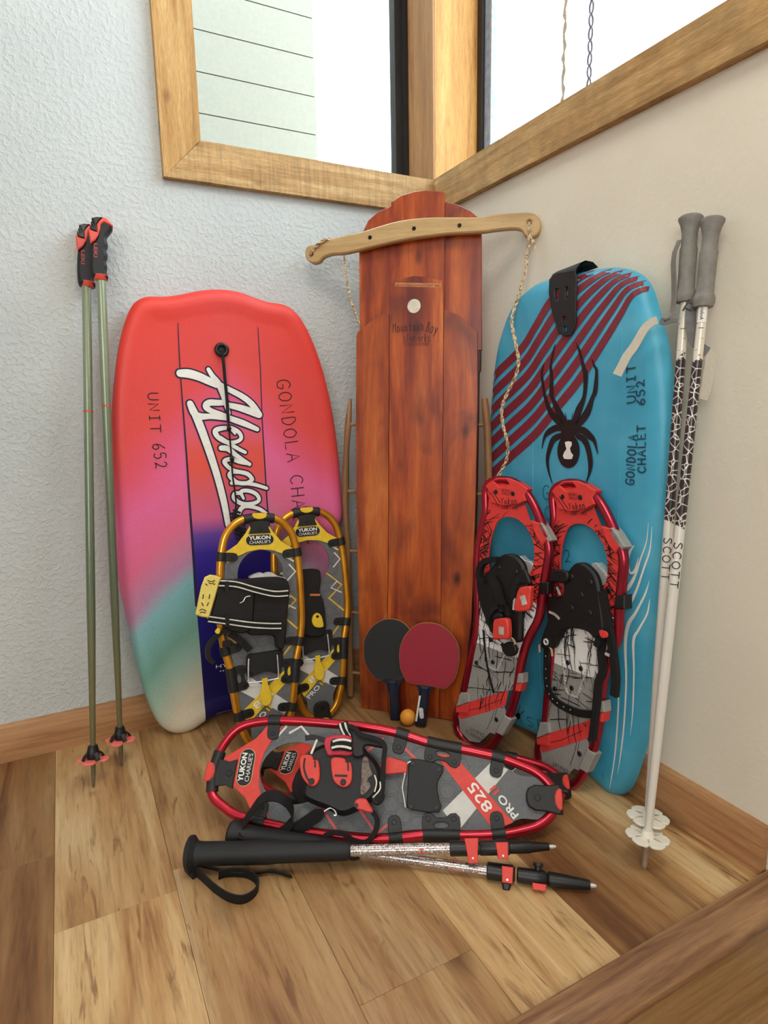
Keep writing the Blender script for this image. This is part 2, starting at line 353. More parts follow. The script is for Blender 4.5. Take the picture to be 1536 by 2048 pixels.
# ------------------------------------------------------------------ print helpers
def pu(P,pts,n=0): return [P.uv(x,y,n) for x,y in pts]
def crop(ox,oy,s): return lambda pts:[(ox+x/s,oy+y/s) for x,y in pts]
STK={'G':[[(.9,.85),(.6,1),(.2,.85),(.05,.45),(.25,.05),(.7,0),(.9,.2),(.9,.42),(.5,.42)]],'O':[[(.5,1),(.1,.75),(.1,.25),(.5,0),(.9,.25),(.9,.75),(.5,1)]],
'N':[[(.1,0),(.12,.95),(.85,.05),(.88,1)]],'D':[[(.15,0),(.15,1),(.6,.95),(.9,.5),(.6,.05),(.15,0)]],'L':[[(.15,1),(.15,0),(.85,0)]],
'A':[[(.05,0),(.5,1),(.95,0)],[(.25,.38),(.75,.38)]],'C':[[(.9,.85),(.55,1),(.15,.75),(.1,.3),(.5,0),(.9,.15)]],'H':[[(.1,0),(.1,1)],[(.9,0),(.9,1)],[(.1,.5),(.9,.5)]],
'E':[[(.85,1),(.15,1),(.15,0),(.85,0)],[(.15,.5),(.7,.5)]],'T':[[(.5,0),(.5,1)],[(.05,1),(.95,1)]],'U':[[(.1,1),(.12,.25),(.5,0),(.88,.25),(.9,1)]],'I':[[(.5,0),(.5,1)],[(.25,1),(.75,1)],[(.25,0),(.75,0)]],
'6':[[(.8,1),(.25,.6),(.15,.2),(.5,0),(.85,.2),(.7,.5),(.2,.4)]],'5':[[(.85,1),(.25,1),(.2,.58),(.65,.6),(.85,.3),(.55,0),(.15,.1)]],'2':[[(.15,.8),(.45,1),(.8,.75),(.55,.35),(.1,0),(.5,.08),(.9,0)]],
'Y':[[(.1,1),(.5,.5),(.9,1)],[(.5,.5),(.5,0)]],'S':[[(.85,.9),(.4,1),(.15,.75),(.8,.35),(.6,0),(.1,.1)]],'P':[[(.15,0),(.15,1),(.75,.95),(.8,.6),(.15,.5)]],'X':[[(.1,0),(.9,1)],[(.1,1),(.9,0)]],
'o':[[(.5,.65),(.15,.4),(.3,.02),(.7,.02),(.85,.4),(.5,.65)]],'n':[[(.15,.65),(.15,0)],[(.15,.45),(.5,.65),(.8,.45),(.8,0)]],'d':[[(.8,1),(.8,0)],[(.8,.5),(.4,.62),(.15,.3),(.4,0),(.8,.15)]],
'l':[[(.5,1),(.45,.1),(.6,0)]],'a':[[(.8,.6),(.4,.62),(.15,.3),(.4,0),(.8,.25),(.8,.6),(.85,0)]],'h':[[(.15,1),(.15,0)],[(.15,.4),(.5,.62),(.8,.4),(.8,0)]],'e':[[(.15,.32),(.8,.36),(.6,.62),(.2,.5),(.2,.1),(.8,.08)]],'t':[[(.5,.9),(.5,0),(.8,.05)],[(.2,.62),(.8,.62)]],
'y':[[(.15,.6),(.45,.1)],[(.85,.6),(.3,-.3)]],'B':[[(.15,0),(.15,1),(.7,.9),(.6,.55),(.15,.5),(.8,.4),(.75,.05),(.15,0)]],'M':[[(.05,0),(.1,1),(.5,.35),(.9,1),(.95,0)]],'w':[[(.05,.6),(.25,0),(.5,.5),(.75,0),(.95,.6)]],'r':[[(.2,.62),(.2,0)],[(.2,.4),(.5,.6),(.8,.58)]],'k':[[(.2,1),(.2,0)],[(.8,.6),(.2,.25),(.8,0)]],'s':[[(.8,.58),(.3,.6),(.25,.38),(.75,.25),(.7,.02),(.2,.04)]],'i':[[(.5,.6),(.5,0)]],'u':[[(.15,.6),(.2,.05),(.7,.1),(.8,.6)],[(.8,.6),(.85,0)]],' ':[]}
def ink(mb,P,text,a,b,h,w,n,asp=None,hf=None,curve=0):
    """marker writing from uv point a to b (baseline), letter height h"""
    a=np.array(a);b=np.array(b);d=b-a;L=np.linalg.norm(d);d=d/L;q=np.array([-d[1],d[0]]);cw=L/len(text)
    for i,ch in enumerate(text):
        for st in STK.get(ch,STK['O']):
            pts=[a+d*(i+.12+.76*x)*cw+q*(y*h+curve*math.sin(math.pi*(i+x)/len(text))) for x,y in st]
            mb.stroke(P,catmull(pts,3) if ch in 'GODC6S25odUae' else pts,w,n,hf=hf)
    return mb
_fc={}
def font2d(text):
    if text in _fc:return _fc[text]
    c=D.curves.new('t','FONT');c.body=text;c.resolution_u=3;o=D.objects.new('t',c);COL.objects.link(o)
    dg=bpy.context.evaluated_depsgraph_get();me=D.meshes.new_from_object(o.evaluated_get(dg))
    V=np.array([v.co[:2] for v in me.vertices]);F=[tuple(p.vertices) for p in me.polygons]
    D.objects.remove(o);D.curves.remove(c);D.meshes.remove(me);_fc[text]=(V,F);return V,F
def typ(mb,P,text,a,b,h,n,bold=0,hf=None,slant=0):
    """printed text: a,b = uv ends of the baseline, h cap height"""
    V,F=font2d(text);a=np.array(a);b=np.array(b);d=b-a;L=np.linalg.norm(d);d=d/L;q=np.array([-d[1],d[0]])
    x0,x1=V[:,0].min(),V[:,0].max();y1=.69
    for k,(ox,oy) in enumerate([(0,0)] if not bold else [(bold,0),(-bold,0),(0,bold),(0,-bold)]):
        mb.add([P.at(*(a+d*((x-x0)/(x1-x0)*L+ox+slant*y*h)+q*(y/y1*h+oy)),n+k*2e-5+(hf(*(a+d*((x-x0)/(x1-x0)*L))) if hf else 0)) for x,y in V],F)
    return mb
def flatm(name,c,rough=.55):return M(name,c,rough,var=.03)
m_white=flatm('white_print',(240,238,230));m_navy=flatm('navy_print',(34,18,62));m_ink=flatm('black_ink',(30,24,28));m_black=M('black_print',(18,18,20),.5)
m_web=M('black_webbing',(13,13,14),.8,bump=.4,vs=400);m_plas=M('black_plastic',(21,21,22),.42);m_rub=M('dark_rubber',(27,27,28),.6)
# ------------------------------------------------------------------ foam boards
class Board:
    def __init__(s,P,uv,prof,th,binset=.012):
        q=resample(catmull(uv,6,True),.007);q=smooth(q,2)
        if area2(q)<0:q=q[::-1]
        s.P=P;s.q=q;s.prof=prof;s.th=th;mb=MB();rows=[]
        back=offs(q,binset);rows.append([P.at(a,b,-th) for a,b in back])
        rows.append([P.at(a,b,-th+.008) for a,b in offs(q,.002)])
        for d,h in prof:
            o=smooth(offs(q,d),int(d*120)) if d>.01 else offs(q,d);rows.append([P.at(a,b,h) for a,b in o])
        mb.grid(rows,True)
        mb.add(rows[-1],tessellate_polygon([[Vector((a,b,0)) for a,b in o]]));mb.add(rows[0],tessellate_polygon([[Vector((a,b,0)) for a,b in back]]))
        s.mb=mb
    def dist(s,a,b):
        p=np.array([a,b]);A=s.q;B=np.roll(A,-1,0);e=B-A;t=np.clip(((p-A)*e).sum(1)/(e*e).sum(1),0,1);d=np.linalg.norm(A+e*t[:,None]-p,axis=1).min()
        x0,y0=A[:,0],A[:,1];x1,y1=B[:,0],B[:,1];c=((y0>b)!=(y1>b));xi=x0+(b-y0)*(x1-x0)/np.where(y1==y0,1e-9,y1-y0)
        return d if (np.sum(c&(a<xi))%2) else -d
    def h(s,a,b):
        d=s.dist(a,b);return float(np.interp(d,[x[0] for x in s.prof],[x[1] for x in s.prof]))
PA=PL((-.76,-.09,0),(1,0,0),(0,.035,1.1))
c7=crop(220,1000,4.265)
leftA=[(300,590),(283,594),(268,605),(256,627),(245,660),(235,710),(229,760),(224,820),(222,880),(224,950),(228,1014),(233,1112),(241,1183),(255,1246)]
low=pu(PA,[(267,1300),(283,1366),(295,1403),(314,1445),(332,1464),(351,1471),(370,1470),(393,1461),(409,1449),(431,1436),(454,1429),(475,1425)])
uc=.130
outA=pu(PA,leftA)+low+[(2*uc-u,v) for u,v in low[::-1]]+[(2*uc-u,v) for u,v in pu(PA,leftA)[:-4:-1]]+pu(PA,[(689,1030),(683,940),(677,880),(668,820),(655,760),(640,710),(622,665),(605,635),(588,616),(568,606),(540,602),(510,592),(480,581),(440,576),(400,579),(365,586),(330,591)])
BA=Board(PA,outA,[(0,-.016),(.003,-.007),(.009,-.001),(.02,.003),(.034,.003),(.05,-.001),(.062,-.002)],.045)
rA=root('bodyboard','red, pink and teal foam bodyboard with a navy centre stripe, leaning on the left wall','bodyboard',PA)
t=NT('alondra_foam',.5,color=(200,80,80));v=t.co();sx=t.n('ShaderNodeSeparateXYZ');t.l(v,sx.inputs[0])
def mth(t,op,a,b=None,c=None):
    x=t.n('ShaderNodeMath',op=op)
    for i,k in enumerate((a,b,c)):
        if k is None:continue
        if isinstance(k,(int,float)):x.inputs[i].default_value=k
        else:t.l(k,x.inputs[i])
    return x.outputs[0]
du=mth(t,'ABSOLUTE',mth(t,'SUBTRACT',sx.outputs[0],uc))
nz=t.noise(v,3,2,.5)
wv=mth(t,'ADD',mth(t,'MULTIPLY_ADD',du,.95,sx.outputs[1]),mth(t,'MULTIPLY',mth(t,'SUBTRACT',nz,.5),.16))
def wpos(x,y):
    u,v_=PA.uv(x,y);return (v_+.95*abs(u-uc))/1.25
st=[(wpos(300,600),(226,58,42)),(wpos(440,640),(222,70,66)),(wpos(300,850),(226,76,72)),(wpos(290,930),(228,86,112)),(wpos(280,1030),(232,106,158)),(wpos(280,1130),(226,108,146)),(wpos(290,1215),(184,134,166)),(wpos(285,1270),(128,186,190)),(wpos(330,1320),(112,164,148)),(wpos(330,1385),(150,186,170)),(wpos(350,1450),(212,204,180))]
base=t.ramp(mth(t,'DIVIDE',wv,1.25),st)
# pinker centre column above the stripe panel
f2=t.noise(v,420,2,.5);t.bump(f2,.12,.001)
t.base(t.mix(.12,base,t.ramp(f2,[(.4,(120,60,70)),(.65,(255,225,215))]),'OVERLAY'));mA=t.m
part('foam_body',BA.mb,mA,rA,ang=60)
hfA=BA.h
# centre panel
t=NT('alondra_panel',.45);v=t.co();sx=t.n('ShaderNodeSeparateXYZ');t.l(v,sx.inputs[0])
vp=lambda y:PA.uv(440,y)[1]/1.1
pan=(t.ramp(mth(t,'DIVIDE',sx.outputs[1],1.1),[(vp(730),(219,76,84)),(vp(800),(220,86,108)),(vp(870),(226,88,84)),(vp(930),(232,84,70)),(vp(980),(220,92,104)),(vp(1034),(208,96,140)),(vp(1066),(100,66,150)),(vp(1102),(52,34,140)),(vp(1180),(28,16,124)),(vp(1330),(8,6,78))]))
nz=t.noise(v,3,2,.5);du=mth(t,'ABSOLUTE',mth(t,'SUBTRACT',sx.outputs[0],uc));wv=mth(t,'ADD',mth(t,'MULTIPLY_ADD',du,.95,sx.outputs[1]),mth(t,'MULTIPLY',mth(t,'SUBTRACT',nz,.5),.16))
t.base(t.mix(t.fr(sx.outputs[1],PA.uv(440,810)[1],PA.uv(440,900)[1]),t.ramp(mth(t,'DIVIDE',wv,1.25),st),pan))
left=[(360,736),(366,815),(373,908),(379,1000),(388,1127),(393,1211),(405,1352),(411,1445)];right=[(521,736),(524,830),(534,1000),(545,1120),(559,1280),(571,1395)]
lu=resample(pu(PA,left),.012,False);ru=pu(PA,right);ru.append((2*uc-lu[-1][0]+.012,.030));ru=resample(ru,.012,False)
nr=len(lu);ru=np.stack([np.interp(np.linspace(0,1,nr),np.linspace(0,1,len(ru)),ru[:,k]) for k in (0,1)],1)
lowb=[(u,v) for u,v in low[8:]]+[(2*uc-u,v) for u,v in low[:7:-1]]
vb_=lambda u:float(np.interp(u,[p[0] for p in lowb],[p[1] for p in lowb]))+.0012
rows=[]
for i in range(nr):
    w_=max(0,(i-nr*.8)/(nr*.2-1));row=[]
    for x in np.linspace(0,1,26):
        a=lu[i]*(1-x)+ru[i]*x;b=a[1]*(1-w_)+w_*vb_(a[0]);row.append(PA.at(a[0],b,.0007+hfA(a[0],b)))
    rows.append(row)
part('centre_panel',MB().grid(rows),t.m,rA,flat=True)
hw=lambda a,b:hfA(a,b)
mb=MB()
for line,w0,w1 in ([(356,646)]+left[:6],.002,.0065),([(516,655)]+right,.002,.005):
    q=resample(pu(PA,line),.03,False);part('pinstripe',MB().stroke(PA,q,list(np.linspace(w0,w1,len(q))),.0012,hf=hw),m_navy,rA,flat=True)
c5=crop(340,720,5.85)
SCR=[ # (points in crop px, width)
 ([(118,155),(220,160),(340,195),(460,250),(540,290)],[86,100,96,88,74]),
 ([(450,110),(500,190),(570,280),(620,400),(660,540),(690,620)],[50,62,74,70,52,44]),
 ([(590,290),(700,350),(850,430),(960,520),(1040,640)],[60,66,72,76,84]),
 ([(1040,640),(940,600),(820,560),(690,530)],[84,88,80,66]),
 ([(660,500),(560,500),(460,500),(420,540),(470,590),(600,640),(720,690),(860,740),(1020,810)],[60,72,76,78,66,66,70,74,56]),
 ([(235,510),(280,620),(350,660),(480,660),(660,680)],[74,80,80,64,60]),
 ([(235,510),(340,740),(450,1040),(550,1350),(630,1660),(680,1930)],[74,92,88,82,78,66]),
 ([(760,860),(700,800),(600,800),(530,830),(560,900),(660,960),(760,960),(830,920),(810,850),(730,800),(680,790)],[38,50,66,74,72,62,56,56,60,58,50]),
 ([(590,910),(680,970),(800,1040),(880,1080)],[60,62,56,50]),
 ([(600,1030),(680,1040),(780,1120),(930,1220)],[76,80,66,56]),
 ([(930,1215),(820,1195),(720,1160),(640,1180),(660,1230),(740,1290),(900,1330),(960,1390)],[52,56,62,66,60,56,64,60]),
 ([(960,1400),(900,1440),(780,1430),(700,1350),(740,1310),(860,1320)],[60,64,62,74,56,48]),
 ([(720,1440),(860,1440),(1000,1460),(1130,1500)],[54,56,56,50]),
 ([(830,1560),(760,1560),(750,1620),(840,1680),(960,1680),(1040,1640),(1010,1570),(920,1530),(830,1540),(860,1620)],[56,60,64,64,60,56,60,60,56,40]),
 ([(800,1820),(830,1740),(900,1710),(1040,1740),(1130,1800)],[60,66,60,56,50])]
mo,mi=MB(),MB()
for pts,ws in SCR:
    thin=.86 if 7<=[id(q[0]) for q in SCR].index(id(pts)) else 1;m=len(pts);full=catmull([(a,b,w) for (a,b),w in zip(pts,ws)],5)
    uvs=[PA.uv(340+p[0]/5.85,720+p[1]/5.85) for p in full];sc_=.001205/5.85*1.0
    mo.stroke(PA,uvs,[(p[2]*thin+32)*sc_ for p in full],.0012+.00004*SCR.index((pts,ws)),hf=hw);mi.stroke(PA,uvs,[(p[2]*thin-4)*sc_ for p in full],.0022+.00004*SCR.index((pts,ws)),hf=hw)
part('script_outline',mo,m_navy,rA,flat=True);part('script_lettering',mi,m_white,rA,flat=True)
for W_,a_,b_,h_ in (('UNIT',(295,782),(302,868),.022),('652',(304,885),(312,940),.026),('GONDOLA',(553,757),(576,928),.034),('CHALET',(580,948),(592,1095),.034)):
    part('marker_word',ink(MB(),PA,W_,PA.uv(*a_),PA.uv(*b_),h_,.0022,.0012,hf=hw),m_ink,rA,flat=True)
mb=MB();typ(mb,PA,'HYPER',PA.uv(432,1337),PA.uv(485,1329),.0085,.0012,hf=hw);typ(mb,PA,'HYDRO',PA.uv(440,1344),PA.uv(485,1338),.004,.0012,hf=hw);typ(mb,PA,'AL',PA.uv(455,1359),PA.uv(475,1356),.009,.0012,hf=hw)
part('printed_lettering',mb,m_white,rA,flat=True)
g=PA.uv(443,700);mb=MB()
mb.tube([PA.at(g[0]+.0125*math.cos(a),g[1]+.0125*math.sin(a),.003) for a in np.linspace(0,2*math.pi,24,endpoint=False)],.0048,10,closed=True);mb.disc(PA,g[0],g[1],.010,-.001,.0006)
part('leash_plug',mb,m_plas,rA)
cord=[PA.w(x,y,n) for x,y,n in [(443,702,.006),(447,725,.012),(450,760,.011),(454,800,.01),(457,850,.011),(460,880,.01),(463,915,.01),(465,950,.01),(470,985,.01),(472,1010,.01),(468,1040,.012)]]
part('leash_cord',MB().tube(catmull(cord,5),[.0038 if i<20 else .0021 for i in range(51)],8),m_web,rA)
mb=MB()
for x,y in ((458,857),(464,918)):part('cord_knot',MB().tube([PA.w(x-1,y-6,.01),PA.w(x,y,.012),PA.w(x+1,y+6,.01)],[.003,.0062,.003],8),m_web,rA)
for k in range(26):
    y=1020+k*2.2;mb.tube([PA.w(466+9*math.sin(k*1.7)+k*.55,y,.012),PA.w(472+9*math.cos(k*2.1)+k*.8,y+6,.014)],.003,6)
part('cord_coils',mb,m_web,rA,kind='stuff')
# ---- blue board
PB=PL((-.07,-.6,0),(0,-1,0),(.02,0,1.1))
c2=crop(940,500,3.657)
outB=pu(PB,[(1000,1447),(984,1400),(972,1320),(965,1220),(962,1100),(964,1000),(969,880),(975,780),(983,710),(995,660),(1012,615),(1030,590),(1060,565),(1100,552),(1150,540),(1200,532),(1235,535),(1262,546),(1282,570),(1298,620),(1318,700),(1328,800),(1330,900),(1328,1000),(1322,1120),(1312,1240),(1298,1360),(1280,1470),(1262,1540),(1246,1580),(1228,1597),(1208,1595),(1180,1568),(1130,1522),(1070,1480),(1030,1460)])
BB=Board(PB,outB,[(0,-.03),(.003,-.018),(.009,-.009),(.02,-.002),(.035,.0),(.05,.0)],.036,.01)
rB=root('sledding_board','turquoise foam sledding board with maroon stripes and a black spider print, on the right wall','sled',PB)
t=NT('blue_foam',.42);v=t.co();f=t.noise(v,6,3,.6);g_=t.noise(v,40,3);t.bump(g_,.08,.002)
t.base(t.ramp(f,[(.3,(56,156,190)),(.55,(72,170,202)),(.75,(98,184,212))]));part('foam_body',BB.mb,t.m,rB,ang=60)
hB=BB.h;okB=lambda a,b:BB.dist(a,b)>.0008
first=[(60,1050),(200,900),(380,720),(480,560),(590,380),(720,260),(830,185),(950,118),(1050,80)]
last=[(100,1690),(300,1510),(480,1345),(640,1150),(800,950),(1000,640),(1110,460),(1190,325),(1300,240)]
fu=np.array(catmull(pu(PB,c2(first)),24));lu_=np.array(catmull(pu(PB,c2(last)),24));mb=MB()
for k in range(7):
    mb.stroke(PB,fu*(1-k/6)+lu_*k/6,list(np.linalg.norm(fu-lu_,axis=1)/6*.64),.0009,hf=hB,ok=okB)
part('stripe_print',mb,M('maroon_print',(128,38,52),.5,vs=200),rB,flat=True)
def leg(pts,ws):
    q=catmull([(a,b,w) for (a,b),w in zip(pts,ws)],5)
    uv=[PB.uv(940+p[0]/3.657,500+p[1]/3.657) for p in q];return uv,[p[2]/3.657*.00145 for p in q]
mb=MB()
for pts,ws in [([(700,1270),(660,1200),(610,1090),(600,1040),(600,920),(595,850),(615,740),(628,690)],[44,44,26,34,26,18,16,5]),
 ([(690,1290),(640,1240),(590,1180),(550,1060),(530,920),(535,870),(546,830)],[40,42,34,22,18,12,5]),
 ([(770,1260),(800,1170),(840,1070),(850,920),(835,860),(805,740),(780,680)],[44,46,26,32,24,16,5]),
 ([(790,1280),(860,1190),(900,1080),(920,1030),(930,890),(915,850),(895,800)],[40,44,26,30,18,12,5]),
 ([(700,1310),(640,1300),(580,1330),(548,1370),(530,1450)],[30,36,34,20,5]),([(770,1320),(830,1320),(880,1360),(915,1400),(938,1490)],[30,36,36,22,5]),
 ([(690,1350),(620,1380),(590,1440),(570,1530),(580,1620),(606,1706)],[26,36,34,26,14,5]),([(790,1360),(840,1390),(870,1460),(885,1560),(875,1640),(850,1706)],[26,36,34,32,16,5]),
 ([(715,1270),(700,1190)],[8,3]),([(745,1270),(755,1190)],[8,3])]:
    u_,w_=leg(pts,ws);mb.stroke(PB,u_,w_,.0016,hf=hB)
def ell(cx,cy,rx,ry):return pu(PB,c2([(cx+rx*math.cos(a),cy+ry*math.sin(a)) for a in np.linspace(0,2*math.pi,28,endpoint=False)]))
mb.face(PB,ell(725,1470,82,125),.0018);mb.face(PB,ell(728,1320,58,68),.0019);mb.face(PB,ell(730,1262,24,22),.0017)
part('spider_print',mb,m_black,rB,flat=True)
mb=MB().face(PB,pu(PB,c2([(700,1405),(725,1398),(750,1403),(752,1425),(738,1450),(745,1480),(762,1500),(752,1528),(725,1530),(695,1526),(686,1505),(695,1480),(712,1455),(705,1430)])),.0026)
part('spider_marking',mb,m_white,rB,flat=True)
def swoosh(mb,pts,ws):
    q=catmull([(a,b,w) for (a,b),w in zip(pts,ws)],6);mb.stroke(PB,[PB.uv(p[0],p[1]) for p in q],[p[2]*.00062 for p in q],.0012,hf=hB)
c4_=crop(1200,1000,2.625)
for pts,ws in [([(255,120),(245,220),(215,310),(185,400),(150,460),(120,480)],[1,3,5,9,13,10]),([(272,140),(262,260),(235,350),(195,470),(160,540),(120,575)],[1,4,6,8,11,8]),
 ([(258,425),(235,500),(190,590),(150,655),(135,760),(140,950),(128,1180),(110,1330),(92,1440)],[1,6,9,13,11,7,6,4,1]),
 ([(258,520),(245,600),(205,680),(178,740),(180,900),(172,1100),(158,1235)],[1,5,7,10,6,4,1]),([(90,820),(100,1000),(92,1200),(75,1380),(48,1520)],[3,6,6,5,1]),
 ([(180,240),(160,270),(150,320),(160,380),(185,370),(205,300)],[3,9,8,6,8,1])]:
    q=c4_(pts);mb=MB();swoosh(mb,q,ws);part('swoosh_print',mb,m_white,rB,flat=True)
mk=M('blue_ink',(20,72,98),.6)
for W_,a_,b_,h_,w_ in (('GONDOLA',(1268,972),(1275,868),.019,.003),('CHALET',(1292,948),(1291,848),.017,.003),('UNIT',(1272,808),(1271,725),.019,.003),('652',(1291,812),(1289,757),.017,.003),('G',(1084,998),(1104,998),.03,.0016),('C',(1088,1040),(1108,1040),.03,.0016),('2',(1128,1124),(1146,1124),.026,.0016),('SPY',(1052,1450),(1118,1470),.022,.0016)):
    part('marker_word',ink(MB(),PB,W_,PB.uv(*a_),PB.uv(*b_),h_,w_,.0013,hf=hB),mk,rB,flat=True)
mb=MB();mb.face(PB,[PB.uv(1037+5*math.cos(a),1432+7*math.sin(a)) for a in np.linspace(0,6.28,12,endpoint=False)],.0015,hf=hB)
for dx,dy,ex,ey in ((0,-6,-5,-24),(0,-6,4,-22),(-4,-3,-12,-8),(4,-3,12,-10),(-3,4,-9,16),(3,4,9,16)):mb.stroke(PB,[PB.uv(1037+dx,1432+dy),PB.uv(1037+ex,1432+ey)],.0016,.0014,hf=hB)
part('small_spider_print',mb,m_black,rB,flat=True)
# moulded seams of the deck
mb=MB()
for L in ([(1066,870),(1066,960),(1072,1200),(1085,1420)],[(1243,650),(1244,800),(1240,950),(1232,1150),(1222,1350)]):
    mb.tube(catmull([PB.w(x,y,-.0005) for x,y in L],5),.0016,6)
part('moulded_ridge',mb,t.m,rB,kind='stuff')
# black strap over the nose
o_=pu(PB,c2([(583,215),(640,165),(770,150),(785,200),(782,300),(778,540),(745,625),(700,632),(650,610),(635,560),(600,440),(580,320)]),.004)
def ch(l):return pu(PB,c2(l),.004)
mb=MB().prism(PB,o_,.002,.0065,holes=[ch([(625,285),(655,283),(650,370),(630,372)]),ch([(703,270),(718,268),(722,355),(705,357)]),ch([(680,488),(705,486),(705,520),(680,522)]),ch([(688,560),(712,560),(712,590),(690,600)])],bev=.0012)
top=[PB.w(x,y,n) for x,y,n in [(1122,548,.004),(1128,543,.003),(1140,536,-.002),(1150,531,-.012),(1158,529,-.03)]]
part('nose_strap',mb,m_rub,rB)
a0=[PB.w(940+583/3.657,500+222/3.657,.006),PB.w(940+770/3.657,500+150/3.657,.006)]
rows=[]
for k,(dv,dn) in enumerate([(-.006,0),(.004,.0),(.012,-.004),(.018,-.014),(.016,-.03),(.008,-.038)]):
    rows.append([a0[0]+PB.V*dv+PB.N*dn+PB.U*.002*k,a0[1]+PB.V*dv+PB.N*dn+PB.U*.004*k])
part('strap_fold',MB().grid(rows).grid([[p+PB.N*-.003-PB.V*.002 for p in r] for r in rows]),m_rub,rB)
# ------------------------------------------------------------------ wooden sled
PS=PL((-.263,-.268,0),(1,-1,0),(.065,.065,1.3))
rS=root('wooden_sled','tall red-stained plank sled with a pale cross handlebar and rope, standing in the corner','sled',PS)
def swood(name,sh):
    q=wood(name,[(.28,(84+sh,26,12)),(.42,(140+sh,52,16)),(.54,(182+sh,82,24)),(.68,(212+sh,116,44))],(15,1.5,15),1.1,.32,fine=.3,rand=True,bump=.05)
    b=q.p.inputs['Base Color'].links[0].from_socket;v=q.co((5,3,5),rand=True);k=q.noise(v,1.2,3,.6,.5);c=q.mix(q.fr(k,.50,.66,0,.8),b,(98,30,22))
    v=q.co((9,5,9),rand=True);vo=q.n('ShaderNodeTexVoronoi');vo.inputs['Scale'].default_value=1;q.l(v,vo.inputs['Vector']);c=q.mix(q.fr(vo.outputs['Distance'],.13,.02),c,(60,20,14))
    q.base(c);q.p.inputs['Coat Weight'].default_value=.25;q.p.inputs['Coat Roughness'].default_value=.25;return q.m
mS=swood('red_stained_wood',0);mS2=swood('orange_stained_wood',6)
# back layer (upper part): three boards ; front layer: three boards
nb=-.008
back=[[(718,700),(717,500),(721,470),(735,440),(755,422),(777.6,412),(778.2,700)],[(778,700),(777,412),(781,410),(781,403),(800,390),(825,382),(850,379),(888,382),(889,700)],[(889,700),(889,402),(915,408),(940,420),(957,435),(962,450),(963,700)]]
for L in back:
    part('deck_board',MB().prism(PS,pu(PS,L,0),-.014,-.0045,bev=.001),mS2,rS)
front=[[(713,672),(716,664),(745,640),(774,625),(778,630),(777,1000),(775,1240),(776,1424),(722,1415),(718,1240),(713,1000),(712,820)],
 [(779,571),(800,558),(830,552),(860,555),(886,562),(887,640),(886.2,800),(883.4,1000),(881.4,1240),(877.4,1436),(777,1424),(776,1240),(778,1000),(779,800)],
 [(888,618),(920,632),(955,664),(955,820),(951,1000),(943,1240),(934,1320),(908,1440),(878,1436),(882,1240),(884,1000),(887,800)]]
for L,mm in zip(front,(mS,mS2,mS2)):
    part('deck_board',MB().prism(PS,pu(PS,L,.004),-.004,.0055,bev=.0005),mm,rS)
part('side_rail',MB().prism(PS,pu(PS,[(955,668),(961,672),(960,740),(957,745),(953,1000),(945,1240),(940,1300),(937,1290),(941,1000),(950,820)],-.01),-.03,-.006),M('dark_sled_edge',(70,28,20),.5),rS)
# handlebar
hb=catmull(pu(PS,[(612,505),(617,493),(632,490),(645,484),(662,480),(700,470),(718,467),(760,454),(800,443),(850,437),(900,436),(955,436),(1000,430),(1040,427),(1065,428),(1078,437),(1083,453),(1076,470),(1062,476),(1050,473),(1044,463),(1030,459),(1000,461),(960,466),(900,469),(850,475),(800,483),(750,494),(718,502),(690,508),(665,510),(648,516),(640,525),(628,528),(616,521)],.02),3,True)
def circ(P,x,y,r,n,seg=10):
    u,v=P.uv(x,y,n);return [(u+r*math.cos(a),v+r*math.sin(a)) for a in np.linspace(0,2*math.pi,seg,endpoint=False)]
mh=wood('pale_ash_wood',[(.3,(178,142,92)),(.55,(204,170,116)),(.75,(220,190,140))],(1.5,12,12),2,.45,fine=.2,rand=False).m
part('handlebar',MB().prism(PS,hb,.008,.027,bev=.003,holes=[circ(PS,624,511,.005,.02),circ(PS,1059,446,.005,.02)]),mh,rS)
mscr=M('dark_screw',(46,38,30),.35,.6)
for x,y in ((740,475),(828,457),(919,451)):
    u,v=PS.uv(x,y,.027);part('screw',MB().tube([PS.at(u+.0038*math.cos(a),v+.0038*math.sin(a),.0275) for a in np.linspace(0,6.283,12,endpoint=False)],.0012,6,closed=True).disc(PS,u,v,.0028,.0262,.0275),mscr,rS)
# rope, twisted of two strands
t=NT('sled_rope',.85);v=t.co();t.base(t.ramp(t.noise(v,180,2),[(.38,(140,108,72)),(.6,(232,212,178))]));m_rope=t.m
def rope(pts,r,par,name='rope'):
    q=resample(catmull(pts,8),.0025,False);mb=MB()
    for ph in (0,math.pi):
        L=[]
        for i,p in enumerate(q):
            a=i*.42+ph;T=norm(q[min(i+1,len(q)-1)]-q[max(i-1,0)]);s_=norm(np.cross(T,[.3,.5,.1]));b=np.cross(T,s_);L.append(p+r*.55*(math.cos(a)*s_+math.sin(a)*b))
        mb.tube(L,r*.62,5)
    return part(name,mb,m_rope,par)
rope([PS.w(624,511,.018),PS.w(622,505,.031),PS.w(630,494,.033),PS.w(645,482,.033),PS.w(660,478,.024),PS.w(664,482,.004)],.0036,rS)
rope([PS.w(688,505,.01),PS.w(689,520,.004),PS.w(693,555,.004),PS.w(702,600,.002),PS.w(718,645,-.004),PS.w(726,660,-.02)],.0028,rS)
rope([PS.w(*q) for q in [(1059,445,.02),(1059,452,.033),(1058,475,.03),(1056,500,.028),(1050,545,.03),(1038,590,.04),(1026,628,.06),(1024,650,.075),(1032,690,.085),(1037,725,.085),(1030,755,.085),(1015,785,.075),(1004,815,.07),(1006,850,.07),(1015,885,.07),(1014,915,.06),(1003,940,.05),(990,962,.045)]],.0037,rS)
rope([PS.w(1058,470,.03),PS.w(1066,482,.033),PS.w(1070,498,.03)],.003,rS,'rope_end')
